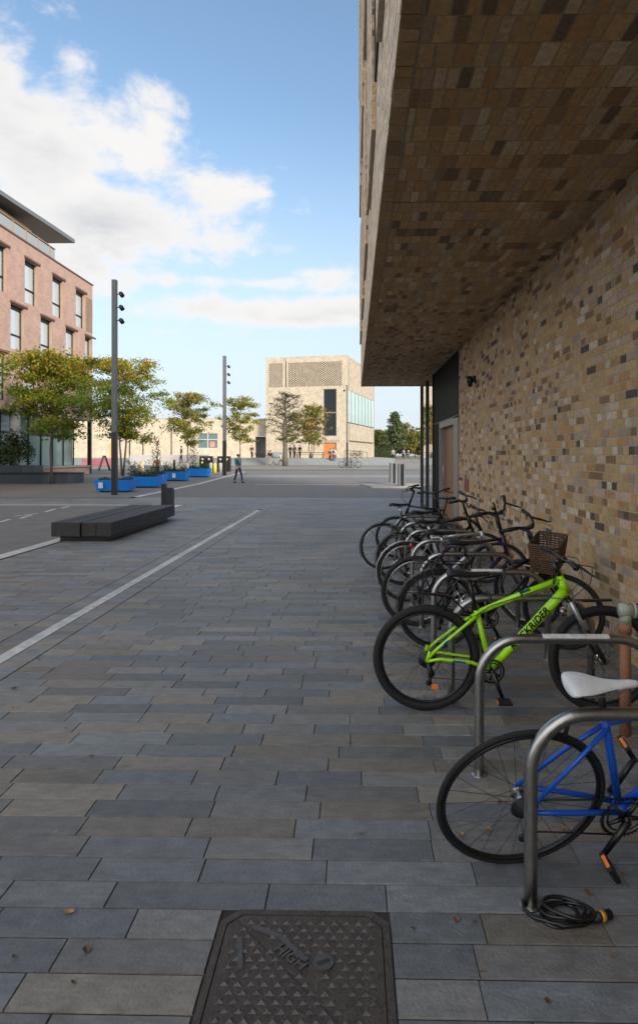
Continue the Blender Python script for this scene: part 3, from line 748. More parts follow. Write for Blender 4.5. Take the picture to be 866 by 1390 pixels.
for x, z, a_ in ((.60, .772, .3), (.80, .850, .35)):      # black ties round the top tube
    pts = [Vector((x+.0*q, .027*math.cos(2*math.pi*q/14), z+.029*math.sin(2*math.pi*q/14))) for q in range(14)]
    MB().tube(pts, .0042, 6, closed=True).build('cable_tie', BLACK, gt)
MB().tube([(.84, -.03, .95), (.80, -.035, .83), (.60, -.029, .755), (.40, -.03, .69), (.3, -.03, .62)], .003, 6).build('gear_cable', BLACK, gt)
MB().tube([(.09, -.05, .345), (.06, -.07, .30), (.02, -.085, .27)], .003, 5).build('gear_cable', BLACK, gt)
# blue road bike
bp_ = dict(R=.336, tw=.0125, wb=.99, bb=(.41, .27), st=(.27, .72), ht=(.86, .82), hb=(.90, .70), sad=(.2, .88), fm=BLUE, forkm=BLUE, rt=.0152, sadm=WHITE, two_tone=True, drop=True, bar=.86, cr=.092, crank=-118, pt=55, brakes=True, sadw=.95, barm=BLACK)
bike('road_bike', (.635, 2.70, 0), R_(7), R_(20), 'blue road bike with a white saddle leaning on the nearest stand', bp_)
bike('town_bike', (.71, 5.68, 0), R_(1), R_(4), 'black bicycle with a wicker basket, next behind the green bike', dict(R=.34, tw=.018, wb=1.06, st=(.24, .80), ht=(.80, .88), hb=(.86, .68), bar=1.06, sweep=.15, rise=.03, bw=.29, basket=True, fender=BLACK, kind='step', rack=True, sad=(.18, .93), reach=.04, sadw=1.15, steer=-32))
bike('town_bike', (.605, 6.43, 0), R_(2), R_(5), 'dark purple bicycle with thick black tyres and a bell', dict(R=.345, tw=.024, wb=1.07, fm=PURPLE, st=(.25, .80), ht=(.81, .90), hb=(.87, .68), bar=1.12, sweep=.12, rise=.04, bw=.3, tail=True, bell=True, silver=True, sad=(.2, .93), forkm=PURPLE, steer=-42))
bike('town_bike', (.60, 7.5, 0), R_(3), R_(3), 'silver framed bicycle with a silver rear mudguard', dict(R=.34, tw=.02, fm=SILVERP, fender=SILVERP, silver=True, st=(.27, .75), ht=(.83, .80), hb=(.88, .66), bar=1.0, kind='diamond', bw=.28, sweep=.1, sad=(.2, .92), rt=.018, rack=True, steer=-15))
bike('town_bike', (.62, 8.45, 0), R_(5), R_(2), 'black bicycle with a rear rack, next behind the silver framed bike', dict(R=.34, tw=.017, bar=1.08, sweep=.14, rise=.03, rack=True, fender=BLACK, sad=(.2, .94), bw=.28, steer=-28))
bike('town_bike', (.42, 9.6, 0), R_(12), R_(2), 'dark bicycle whose rear wheel sticks out farthest to the left', dict(R=.335, tw=.016, bar=1.1, sweep=.05, rise=.03, fender=DARKGREY, silver=True, fm=DARKGREY, sad=(.22, .95), bw=.28, basket=False, cass=True, steer=35))
bike('town_bike', (1.72, 10.6, 0), R_(176), R_(-2), 'black bicycle facing out from the wall by the wooden door', dict(R=.335, tw=.016, bar=1.1, sweep=.12, rise=.05, sad=(.22, .98), bw=.28, fender=BLACK, sadw=1.2))
# locks
t = empty('bike_lock', (.68, 2.38, .0), label='black coiled cable lock lying at the foot of the nearest stand', cat='lock')
b = MB(); random.seed(3)
for k in range(4):
    pts = []
    for i in range(26):
        a = 2*math.pi*i/26; rr = .062+.012*math.sin(a*2+k)+.006*k
        pts.append((.055+.01*k+rr*1.0*math.cos(a), .0+rr*.8*math.sin(a), .009+.009*k+.008*math.sin(a+k*1.3)))
    b.tube(pts, .007, 6, closed=True)
b.tube([(-.01, .1, .01), (-.06, .07, .008), (-.065, .03, .01), (-.04, -.015, .01), (.05, -.055, .01), (.12, -.05, .012), (.17, -.02, .012)], .0075, 7)
b.build('cable', BLACK, t)
MB().tube([(.16, -.03, .02), (.23, -.005, .02)], .017, 12).build('lock_barrel', GRIP, t)
MB().tube([(.19, -.02, .02), (.205, -.015, .02)], .0185, 12).build('collar', mat('yellow_plastic', (.5, .24, .02), .4), t)
t = empty('bike_lock', (1.12, 2.44, .70), label='black D lock with padded shackle hanging over the nearest stand by the white saddle', cat='lock')
MB().tube([(0, -.034, -.2), (0, -.034, -.02), (.0, -.02, .035), (0, .01, .052), (0, .035, .035), (0, .04, -.02), (-.0, .04, -.2)], .011, 10).build('shackle', BLACK, t)
MB().tube([(-.0, -.07, -.21), (-.0, .06, -.21)], .021, 12).build('lock_bar', GRIP, t)
# saddle bag style cable straps on stands 3 and 4
for (x, d, lab) in ((.64+.25, 4.42, 'black cable lock looped over the stand behind the green bike'), (.64+.56, 5.4, 'black cable lock looped over the stand beside the basket bike')):
    t = empty('bike_lock', (x, d, .70), label=lab, cat='lock')
    b = MB(); pts = [(.01*math.sin(i), .045*math.cos(2*math.pi*i/20), -.06+.105*math.sin(2*math.pi*i/20)) for i in range(20)]
    b.tube(pts, .009, 7, closed=True); b.build('cable', BLACK, t)
# standpipe
px_ = 845; pd = 3.95; pX = bx(px_, pd)
t = empty('drain_pipe', (pX, pd, 0), label='brown clay pipe standing by the wall with a pale collar and black hose', cat='pipe')
MB().tube([(0, 0, 0), (0, 0, .36), (0, 0, .66)], .032, 20).tube([(0, 0, .60), (0, 0, .66)], .037, 20).build('pipe', mat('clay', (.26, .12, .06), .7, 0, .3, 8, .3), t)
MB().tube([(0, 0, .66), (.0, 0, .72)], .034, 18).tube([(-.035, 0, .735), (.04, 0, .735)], .042, 20).tube([(.04, 0, .735), (.058, 0, .735)], .047, 20).build('collar', mat('pale_plastic', (.33, .36, .29), .5, 0, .15, 20), t)
b = MB(); b.tube([(.058, 0, .735), (.2, 0, .735)], .04, 20)
for i in range(9): b.ring((0, 0, 0), 0.001, .001, 3, 3)
b.build('hose', GRIP, t)
# ---------------------------------------------------------------- inspection cover
IRON = mat('cast_iron', (.072, .056, .047), .62, .2, .4, 25, .5, 90)
IRON2 = mat('worn_iron', (.10, .095, .092), .5, .4, .2, 25, .3, 90)
t = empty('manhole_cover', ((MH[0]+MH[1])/2, (MH[2]+MH[3])/2, 0), label='square rusty cast iron inspection cover with clipped corners', cat='manhole cover')
hw = (MH[1]-MH[0])/2; hh = (MH[3]-MH[2])/2; c = .06
oct_ = lambda a, b_, c_: [(-a+c_, -b_), (a-c_, -b_), (a, -b_+c_), (a, b_-c_), (a-c_, b_), (-a+c_, b_), (-a, b_-c_), (-a, -b_+c_)]
MB().prism(oct_(hw-.028, hh-.028, c-.01), -.006, .001).build('lid', IRON, t)
o1 = oct_(hw, hh, c); o2 = oct_(hw-.024, hh-.024, c-.008)
b = MB(); b.add([(x, y, .002) for x, y in o1]+[(x, y, .002) for x, y in o2]+[(x, y, -.007) for x, y in o2], [(i, (i+1) % 8, 8+(i+1) % 8, 8+i) for i in range(8)]+[(8+i, 8+(i+1) % 8, 16+(i+1) % 8, 16+i) for i in range(8)])
b.build('rim', IRON, t)
b = MB(); random.seed(5)
for i in range(-8, 9):
    for j in range(-9, 9):
        x = i*.042+(.021 if j % 2 else 0); y = j*.034
        if abs(x) > hw-.06 or abs(y) > hh-.06 or abs(x+y-(-.0)) < .0: continue
        if abs((y-hh+.04)+(x+hw-.06)*.95) < .022: continue
        if -.05 < x < .12 and .0 < y < .10: continue
        b.add([(x-.013, y-.010, .001), (x+.013, y-.007+random.uniform(-.003, .003), .001), (x+random.uniform(-.002, .006), y+.013, .001), (x+.001, y+.001, .009)], [(0, 1, 3), (1, 2, 3), (2, 0, 3)])
b.build('raised_studs', IRON2, t)
b = MB()
def bar(x0, y0, x1, y1, w=.009):
    d = Vector((x1-x0, y1-y0)).normalized(); n = Vector((-d.y, d.x))*w
    b.prism([(x0-n.x, y0-n.y), (x1-n.x, y1-n.y), (x1+n.x, y1+n.y), (x0+n.x, y0+n.y)], .0012, .007)
bar(-.18, .215, -.075, .165); bar(-.075, .165, .02, .06); bar(-.215, .16, -.19, .02)
b.ring((0, 0, 0), .0001, .0001, 3, 3); b.build('raised_bar', IRON2, t)
b = MB(); a = [(-hw+.05, hh-.045), (hw-.1, -hh+.05)]
d = (Vector(a[1])-Vector(a[0])).normalized(); n = Vector((-d.y, d.x))*.0025
b.quad((a[0][0]-n.x, a[0][1]-n.y, .0015), (a[1][0]-n.x, a[1][1]-n.y, .0015), (a[1][0]+n.x, a[1][1]+n.y, .0015), (a[0][0]+n.x, a[0][1]+n.y, .0015)); b.build('split_line', JOINT, t)
b = MB(); b.prism([(.075+.034*math.cos(2*math.pi*i/24), .055+.034*math.sin(2*math.pi*i/24)) for i in range(24)], .001, .006); kh = b.build('keyhole', IRON2, t)
MB().box(-.022, .022, -.008, .008, .0062, .0068, M=Matrix.Translation((.075, .055, 0)) @ Matrix.Rotation(.5, 4, 'Z')).build('slot', JOINT, kh)
text_mesh('HIGH', .055, .0025, 'lettering', IRON2, t, Matrix.Translation((-.035, .075, .004)) @ Matrix.Rotation(R_(-42), 4, 'Z'))
# ---------------------------------------------------------------- fallen leaves
random.seed(11); LEAFC = [(.16, .09, .03), (.22, .12, .03), (.28, .17, .06), (.10, .055, .03), (.2, .07, .03)]
LF = mat('dry_leaf', (1, 1, 1), .8, attr=True); b = MB()
def leaf(x, y, s):
    a = random.uniform(0, 6.28); c = random.choice(LEAFC); pts = []
    for k, (r, an) in enumerate(((1, 0), (.55, .8), (.5, 1.9), (.7, 3.14), (.5, -1.9), (.55, -.8))):
        pts.append((x+s*r*math.cos(an+a), y+s*r*.8*math.sin(an+a), .004+random.uniform(0, .35)*s))
    b.add(pts+[(x, y, .003)], [(i, (i+1) % 6, 6) for i in range(6)], c)
for i in range(330):
    y = 2+random.random()**1.6*22; x = random.uniform(-6, 2.1) if i % 3 else random.uniform(.3, 2.15)
    if abs(x-DR) < .1 and random.random() < .3: continue
    leaf(x, y, random.uniform(.009, .024))
for i in range(60): leaf(DR+random.uniform(-.3, .3), random.uniform(4, 19), random.uniform(.012, .024))
for (px, py) in ((822, 1250), (798, 1212), (95, 1240), (118, 1292), (20, 935), (655, 1042), (700, 905), (790, 905)):
    p = at(px, py, 1485/(py-HY)); leaf(p.x, p.y, .03)
tag(b.build('fallen_leaves', LF), 'brown fallen leaves scattered over the paving', 'leaves', kind='stuff')
# ---------------------------------------------------------------- bench and bin
def timber_material():
    m = mat('dark_weathered_timber', (.013, .012, .011), .6, 0, .3, 9, .5, 30); nt = m.node_tree; N = nt.nodes; L = nt.links; b = N['Principled BSDF']
    tc = [n for n in N if n.type == 'TEX_COORD'][0]; src = b.inputs['Base Color'].links[0].from_socket
    mp = N.new('ShaderNodeMapping'); mp.inputs['Scale'].default_value = (30, 1.2, 30); L.new(tc.outputs['Object'], mp.inputs[0])
    n = N.new('ShaderNodeTexNoise'); n.inputs['Scale'].default_value = 1; n.inputs['Detail'].default_value = 8; n.inputs['Roughness'].default_value = .7; L.new(mp.outputs[0], n.inputs['Vector'])
    q = N.new('ShaderNodeMapRange'); q.inputs['From Min'].default_value = .35; q.inputs['From Max'].default_value = .68; q.inputs['To Min'].default_value = .3; q.inputs['To Max'].default_value = 2.6; L.new(n.outputs['Fac'], q.inputs['Value'])
    v = N.new('ShaderNodeVectorMath'); v.operation = 'SCALE'; L.new(src, v.inputs[0]); L.new(q.outputs[0], v.inputs['Scale']); L.new(v.outputs[0], b.inputs['Base Color'])
    bp = N.new('ShaderNodeBump'); bp.inputs['Strength'].default_value = .8; bp.inputs['Distance'].default_value = .02; L.new(n.outputs['Fac'], bp.inputs['Height']); L.new(bp.outputs[0], b.inputs['Normal'])
    b.inputs['Roughness'].default_value = .75; return m
BW = timber_material()
t = empty('timber_bench', (-5.2, 14.6, 0), label='long low bench of dark timber beams beside the pale kerb', cat='bench')
L0, L1 = -2.15, 2.4
for i in range(4):
    x0 = -.55+i*.292
    b = MB(); n = 10; zt = .375+random.uniform(-.006, .004)
    b.box(x0, x0+.277, L0+random.uniform(0, .08), L1-random.uniform(0, .03), .10, zt, bev=.012)
    b.build('beam', BW, t)
MB().box(-.43, .47, L0+.18, L1-.2, 0, .1).build('plinth', BLACK, t)
p = at(230, 694, 19.3)
t = empty('litter_bin', (p.x, 18.9, 0), label='small black bin fixed to a square post just past the timber bench', cat='bin')
MB().box(-.13, .0, -.06, .06, 0, .83, bev=.006).build('post', BLACK, t)
b = MB(); b.box(.01, .2, -.12, .12, .12, .70, bev=.02); b.box(.02, .19, -.11, .11, .705, .72); b.build('bin_body', DARKGREY, t)
# ---------------------------------------------------------------- lamp posts
def lamp(px, d, z0, H, label, heads, r=.105):
    p = at(px, 600, d)
    t = empty('lamp_post', (p.x, p.y, z0), label=label, cat='lamp post', group='tall grey lamp posts')
    MB().box(-r, r, -r, r, 0, 2.6, bev=.01).build('lower_column', BLACK, t)
    MB().box(-r*.9, r*.9, -r*.9, r*.9, 2.6, H, bev=.01).build('column', LAMPP, t)
    for (z, s, k) in heads:
        b = MB(); b.tube([(s*r, 0, z), (s*(r+.14), 0, z+.02)], .018, 8)
        M = Matrix.Rotation(s*.5, 4, 'Y'); b.tube([M @ Vector((s*(r+.05), 0, z)) if 0 else Vector((s*(r+.12), -.02, z+.07)), Vector((s*(r+.17), -.03, z+.02)), Vector((s*(r+.26), -.06, z-.1))], [.06, .095, .09], 12)
        b.build('spotlight', BLACK, t)
    return t
lamp(156, 27.6, 0, 8.95, 'nearest tall square lamp post, left of the square beside the blue planters', [(8.35, 1, 0), (7.8, 1, 0), (7.25, 1, 0)])
lamp(305, 50, gz(50), 9.0, 'middle tall lamp post standing behind the walking person in teal', [(8.2, 1, 0), (7.6, 1, 0), (7.0, 1, 0)], .13)
lamp(471, 72.3, gz(72.3), 8.9, 'farthest thin lamp post in front of the brick tower corner', [(8.3, -1, 0)], .1)
b = MB(); b.tube([(0, 0, 0), (0, 0, 5.6)], [.28, .2], 14); 
# ---------------------------------------------------------------- blue planters
BLUEP = mat('blue_painted_steel', lin((20, 122, 214)), .4, 0, .06, 3)
LEAFM = mat('leaf', (1, 1, 1), .6, attr=True, trans=.5, var=.15, vs=3)
BARK = mat('bark', (.10, .08, .065), .9, 0, .3, 12, .6, 30)
SOIL = mat('soil', (.04, .03, .02), .95)
def leafquad(b, p, s, c, up=.5):
    n = Vector((random.gauss(0, 1), random.gauss(0, 1), random.gauss(0, 1)+up)).normalized()
    u = n.orthogonal().normalized(); u = Matrix.Rotation(random.uniform(0, 6.28), 3, n) @ u; w = n.cross(u)
    b.add([p-u*s, p-w*s*.45+n*s*.1, p+u*s, p+w*s*.45+n*s*.1], [(0, 1, 2, 3)], c)
def herbs(b, x0, x1, y0, y1, z, n, h, s=.05, cols=None):
    cols = cols or [(.05, .09, .03), (.08, .11, .04), (.04, .075, .04), (.1, .12, .05)]
    for i in range(n):
        x = random.uniform(x0, x1); y = random.uniform(y0, y1); hh_ = h*(.25+.75*math.sin(x*2.1+y*1.7)**2)*random.uniform(.4, 1)
        leafquad(b, Vector((x, y, z+random.random()*hh_)), random.uniform(.6, 1.3)*s, tuple(v*random.uniform(.7, 1.3) for v in random.choice(cols)))
def planter(px, d, w, h, dep, label, hh, sap=None, stick=False, rz=0):
    p = at(px, 600, d)
    t = empty('planter', (p.x, p.y, gz(p.y)), rz, label=label, cat='planter', group='blue planters along the square')
    hw_ = w/2; hd = dep/2
    b = MB()
    bot = [(-hw_*.8, -hd*.75), (hw_*.8, -hd*.75), (hw_*.92, 0), (hw_*.8, hd*.75), (-hw_*.8, hd*.75), (-hw_*.92, 0)]
    top = [(-hw_*.86, -hd), (hw_*.86, -hd), (hw_, 0), (hw_*.86, hd), (-hw_*.86, hd), (-hw_, 0)]
    inn = [(x*.93, y*.93) for x, y in top]
    vs_ = [(x, y, .08) for x, y in bot]+[(x, y, h) for x, y in top]+[(x, y, h) for x, y in inn]+[(x, y, h-.08) for x, y in inn]
    fs = [tuple(range(5, -1, -1))]
    for k in range(3): fs += [(k*6+i, k*6+(i+1) % 6, k*6+6+(i+1) % 6, k*6+6+i) for i in range(6)]
    b.add(vs_, fs); b.build('trough', BLUEP, t)
    MB().box(-hw_*.68, hw_*.68, -hd*.6, hd*.6, 0, .08).build('foot', BLACK, t)
    MB().prism([(x*.925, y*.925) for x, y in top], h-.12, h-.06).build('soil', SOIL, t)
    b = MB(); herbs(b, -hw_*.75, hw_*.75, -hd*.7, hd*.7, h-.05, int(900*w), hh, .045)
    for i in range(14): b.tube([(random.uniform(-.6, .6)*hw_, random.uniform(-.5, .5)*hd, h-.05), (random.uniform(-.8, .8)*hw_, random.uniform(-.5, .5)*hd, h+hh*.8)], .006, 4, (.06, .07, .03))
    b.build('plants', LEAFM, t)
    if stick: MB().box(-.1+stick, .1+stick, -hd-.012, -hd-.004, h*.35, h*.8).build('notice', mat('notice', (.5, .52, .5), .6, 0, .3, 60), t)
    if sap:
        b = MB(); b.tube([(sap[0], 0, h-.08), (sap[0]+.03, 0, h+.8), (sap[0]+.1, 0, h+sap[1])], [.02, .014, .006], 6, (.08, .06, .04))
        for i in range(int(sap[2])):
            z = h+.25+random.random()*(sap[1]-.2); rr = .35*(1-abs((z-h)/sap[1]-.4))
            leafquad(b, Vector((sap[0]+random.gauss(0, rr*.6), random.gauss(0, rr*.6), z)), .06, random.choice([(.05, .09, .04), (.07, .1, .05), (.12, .13, .06)]))
        b.build('sapling', LEAFM, t)
planter(158, 29.9, 1.75, .56, 1.3, 'nearest blue planter with low green shoots beside the first lamp post', .16, stick=-.45)
planter(196, 33.9, 1.95, .58, 1.3, 'blue planter full of bushy herbs, second from the first lamp post', .95)
planter(213, 37.6, 1.1, .58, 1.3, 'narrow blue planter with a small leafy tree, between two longer planters', .45, (0, 1.9, 260))
planter(238, 41.7, 1.9, .6, 1.3, 'blue planter carrying a pale notice, left of the farthest planter', .75, stick=.1)
planter(270.5, 47, 1.75, .62, 1.3, 'farthest blue planter, nearest to the black litter bins', .5, (-.45, 1.9, 300))
# ---------------------------------------------------------------- trees
def tree(name, px, d, top, crown_w, z_crown, label, cols, n=5200, ls=.11, trunk=.085, sparse=False, group='young trees around the square', world=None, cone=False, stems=1, z0=None):
    p = world or at(px, 600, d); g0 = gz(p.y) if z0 is None else z0
    t = empty(name, (p.x, p.y, g0), label=label, cat='tree', group=group)
    H = top-g0; zc0 = z_crown-g0; rw = crown_w/2
    tr = MB(); tips = []
    for s_ in range(stems):
        dx = (s_-(stems-1)/2)*.25
        pts = [Vector((dx*.3, 0, -.1))]; n_t = 7
        for i in range(1, n_t+1): pts.append(Vector((dx*(1+i*.25)+random.gauss(0, .03)*i*.5, random.gauss(0, .03)*i*.5, H*.93*i/n_t)))
        tr.tube(pts, [trunk*(1-.85*i/n_t) for i in range(n_t+1)], 8)
        nb = 26 if not cone else 40
        for k in range(nb):
            f = (k+.5)/nb; z = zc0*.85+(H*.92-zc0*.85)*f
            base = pts[min(int(z/(H*.93)*n_t), n_t-1)].lerp(pts[min(int(z/(H*.93)*n_t)+1, n_t)], (z/(H*.93)*n_t) % 1)
            a = k*2.4+random.uniform(-.4, .4)
            prof = math.sin(math.pi*(.12+.80*f))**.7 if not cone else (1-f)**.8
            ln = rw*prof*random.uniform(.65, 1.12)
            e = base+Vector((math.cos(a)*ln, math.sin(a)*ln, ln*random.uniform(.15, .5) if not cone else ln*.1))
            m = base.lerp(e, .5)+Vector((0, 0, .08*ln))
            tr.tube([base, m, e], [trunk*.28*(1-f*.5), trunk*.16, trunk*.05], 5)
            for q in range(4):
                s0 = m.lerp(e, random.uniform(-.6, 1)); e2 = s0+Vector((random.gauss(0, 1), random.gauss(0, 1), random.gauss(.1, .5)))*ln*.28
                tr.tube([s0, e2], [trunk*.09, trunk*.03], 4, caps=False); tips.append((s0, e2, f))
            tips.append((m, e, f))
    tr.build('trunk', BARK, t)
    b = MB(); tot = 0
    clumps = [(a.lerp(c, random.uniform(.4, 1)), random.uniform(.12, .3)*rw*.62, f, random.random()) for a, c, f in tips]
    if not sparse: clumps = [c for c in clumps if random.random() < .72]
    for i in range(n):
        c, r, f, tone = random.choice(clumps)
        pnt = c+Vector((random.gauss(0, r*.85), random.gauss(0, r*.85), random.gauss(0, r*.42)))
        ci = cols(f, tone)
        leafquad(b, pnt, ls*1.25*random.uniform(.6, 1.25), tuple(v*random.uniform(.75, 1.25) for v in ci), .9)
    b.build('crown', LEAFM, t)
    return t
def cA(f, tone):
    if f > .66 and random.random() < .55: return (.42, .33, .035) if tone < .75 else (.36, .21, .03)
    return (.19, .25, .025) if tone < .45 else ((.13, .19, .022) if tone < .75 else (.29, .30, .03))
def cB(f, tone): return (.26, .26, .05) if tone < .4 else ((.17, .19, .04) if tone < .75 else (.32, .25, .06))
def cC(f, tone): return (.22, .21, .03) if tone < .5 else ((.30, .16, .03) if tone < .8 else (.14, .17, .03))
def cD(f, tone):
    if f < .42: return (.13, .15, .03) if tone < .6 else (.09, .11, .03)
    return (.05, .055, .03) if tone < .5 else (.09, .08, .035)
random.seed(21)
tree('honey_locust', 70, 38, 7.6, 6.3, 2.9, 'nearest tree, green with yellow top, beside the dark curved seat', cA, 16500, .085, .09)
tree('honey_locust', 167, 49, 9.1, 5.8, 2.9, 'green and yellow tree behind the blue planters and first lamp post', cA, 14500, .095, .085, stems=2)
tree('young_maple', 255, 62, 7.6, 4.5, 3.0, 'pale yellow green tree behind the planters in front of the grey window', cB, 8000, .10, .07)
tree('young_maple', 326, 70, 8.0, 4.3, 3.2, 'yellow green tree just right of the middle lamp post', cB, 4500, .11, .07)
tree('bare_tree', 387, 76, 9.3, 4.6, 3.4, 'thinning dark leaved tree with a thick trunk before the brick tower', cD, 2600, .085, .34, sparse=True)
tree('young_maple', 398, 86, 7.6, 3.6, 3.4, 'green yellow tree half hidden behind the thick trunked tree', cB, 1900, .11, .06, z0=TZ)
tree('young_maple', 423, 84, 8.3, 4.0, 3.2, 'orange tinged multi stemmed tree left of the tall tower window', cC, 4200, .12, .06, stems=3, z0=TZ)
# trees on the horizon
def cE(f, tone): return (.20, .19, .04) if tone < .4 else ((.11, .14, .03) if tone < .75 else (.26, .19, .05))
def cF(f, tone): return (.08, .115, .05) if tone < .6 else (.12, .15, .06)
tree('conifer', 536, 150, 12.0, 6.6, 3.0, 'tall conifer rising above the distant trees right of the tower', cF, 3600, .28, .18, group='distant trees', cone=True)
far = [(508, 165, 7.8, 7), (520, 158, 7.2, 7), (551, 160, 9.4, 7), (563, 170, 7.2, 8), (546, 175, 7.4, 8), (576, 175, 7.6, 9), (530, 180, 8, 9), (592, 180, 8, 9)]
ft = ['leafy tree against the tower edge', 'low bushy tree left of the conifer', 'tall rounded tree just right of the conifer', 'yellowish tree near the glazed corner', 'green tree behind the tall rounded one', 'far tree seen past the mullions', 'background tree directly behind the conifer', 'far tree hidden mostly by the glazing']
for (q, l) in zip(far, ft): tree('broadleaf_tree', q[0], q[1], q[2], q[3], 1.9, 'distant '+l, cE, 2200, .3, .16, group='distant trees')
# more woodland past the corner, seen only from the side or in reflections
for i in range(6): tree('broadleaf_tree', 0, 0, random.uniform(8, 12), random.uniform(7, 10), 2.2, 'distant woodland tree beyond the building corner', cE, 900, .45, .2, group='woodland trees past the corner', world=Vector((26+i*9, 150+random.uniform(-10, 20), 0)))
# hedge
t = empty('hedge', at(519, 612, 128), label='dark green clipped hedge at the foot of the brick tower', cat='hedge'); t.location.z = gz(128)
b = MB()
for i in range(5200): leafquad(b, Vector((random.uniform(-2.4, 2.4), random.uniform(-1, 1), random.uniform(0, 2.0))), .13, random.choice([(.05, .085, .02), (.035, .06, .018), (.07, .1, .03)]))
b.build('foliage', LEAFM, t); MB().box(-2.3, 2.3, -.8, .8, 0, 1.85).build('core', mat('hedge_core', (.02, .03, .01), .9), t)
# ---------------------------------------------------------------- brick tower
TB1 = brickmat('tower_brick', (.43, .37, .285), (.30, .25, .185), (.36, .33, .28), var=.15)
P1 = at(470.6, 600, 98); P0 = at(361.2, 600, 101); P2 = at(503.6, 600, 119)
tw_ang = math.atan2(P1.y-P0.y, P1.x-P0.x); TWd = (Vector((P1.x, P1.y))-Vector((P0.x, P0.y))).length
TWl = (Vector((P2.x, P2.y))-Vector((P1.x, P1.y))).length
tower = empty('brick_tower', (P0.x, P0.y, 0), tw_ang, label='pale brick tower block with lattice brickwork and a tall dark window', cat='building')
H = 16.5
# local: x along the front 0..TWd, y depth
z1 = TZ-.1
wx0, wx1, wz0, wz1 = 9.05, 11.05, 4.5, 11.55     # tall window
dx0, dx1, dz = 9.05, 11.0, 3.55                  # door
b = MB()
def fbox(x0, x1, za, zb, y0=0, y1=.4): b.box(x0, x1, y0, y1, za, zb)
LZ0, LZ1 = 11.95, 15.6; nx0, nx1 = 3.05, 3.25
fbox(0, wx0, z1, LZ0); fbox(wx1, TWd, z1, LZ0); fbox(wx0, wx1, wz1, LZ0); fbox(wx0, wx1, dz, wz0); 
fbox(0, nx0, LZ1, H); fbox(nx1+.0, TWd, LZ1, H); fbox(0, .45, LZ0, LZ1); fbox(TWd-.75, TWd, LZ0, LZ1); fbox(nx0-.35, nx0, LZ0, LZ1); fbox(nx1, nx1+.3, LZ0, LZ1)
b.box(0, TWd, 1.3, 1.6, z1, H-.3)
b.box(0, .3, .4, TWl, z1, H); b.box(0, TWd, TWl-.3, TWl, z1, H); b.box(0, TWd, 1.6, TWl, H-.4, H-.3)
# right side with glass band (local y)
gy0, gy1, gz0, gz1 = .7, TWl-.25, 6.6, 11.4
X = TWd
slz = 3.9
b.box(X-.4, X, .4, TWl, gz1, H); b.box(X-.4, X, .4, TWl, slz, gz0); b.box(X-.4, X, .4, gy0, gz0, gz1); b.box(X-.4, X, gy1, TWl, gz0, gz1)
b.box(X-.75, X-.35, .4, TWl, z1, slz); b.box(X-.4, X, .4, .8, z1, slz)
b.build('wall', TB1, tower)
# lattice
bwid, bh = .225, .15
for (xa, xb) in ((.45, nx0-.35), (nx1+.3, TWd-.75)):
    b = MB(); r = 0; z = LZ0
    while z < LZ1-.01:
        x = xa+(bwid if r % 2 else 0)
        while x < xb-.02:
            b.box(x, min(x+bwid, xb), .003, .25, z, min(z+bh, LZ1)); x += bwid*2
        z += bh; r += 1
    b.build('lattice', TB1, tower)
MB().box(.46, TWd-.76, .42, .47, LZ0, LZ1).build('lattice_backing', mat('backing_board', (.34, .27, .2), .9), tower)
w = MB().box(wx0, wx1, .16, .2, wz0, wz1).build('window', mat('tower_glass', (.02, .025, .03), .05, 0, spec=.8), tower)
b = MB(); 
for q in ((wx0-.06, wx0+.06), (wx1-.06, wx1+.06)): b.box(q[0], q[1], .05, .16, wz0, wz1)
b.box(wx0, wx1, .05, .155, wz0, wz0+.08); b.box(wx0, wx1, .05, .155, wz1-.08, wz1); b.box(wx0+.06, wx1-.06, .02, .15, 7.95, 8.07); b.build('frame', FRAMEM, w)
b = MB(); n = 6
for i in range(n): b.box(dx0+(dx1-dx0)/n*i+.01, dx0+(dx1-dx0)/n*(i+1)-.01, .2, .26, z1, dz)
b.build('door', mat('orange_timber', (.42, .16, .045), .5, 0, .15, 4), tower)
MB().box(dx0-.1, dx1+.6, -.1, 0, dz+.25, dz+.5).build('lintel', STONEP, tower)
gp_ = MB().box(X-.12, X-.06, gy0, gy1, gz0, gz1).build('window_band', mat('pale_cyan_glass', (.36, .48, .47), .25, 0, .06, .4), tower)
b = MB()
for i in range(9): yy = gy0+(gy1-gy0)*i/8; b.box(X-.06, X-.02, yy-.03, yy+.03, gz0, gz1)
b.box(X-.06, X+.02, gy0, gy1, gz0-.12, gz0); b.build('frame', DARKGREY, gp_)
MB().tube([(nx0+.1, -.08, z1), (nx0+.1, -.08, 10.8)], .09, 8).build('downpipe', STONEP, tower)
# railing right of tower steps
t = empty('handrail', at(487, 618, 84), label='thin dark handrail by the steps right of the tower', cat='railing'); t.location.z = TZ-.0
MB().tube([(-1.8, 1, 0), (-1.8, 1, 1.0), (1.0, -2, .75), (1.0, -2, -.5)], .03, 8).build('rail', BLACK, t)
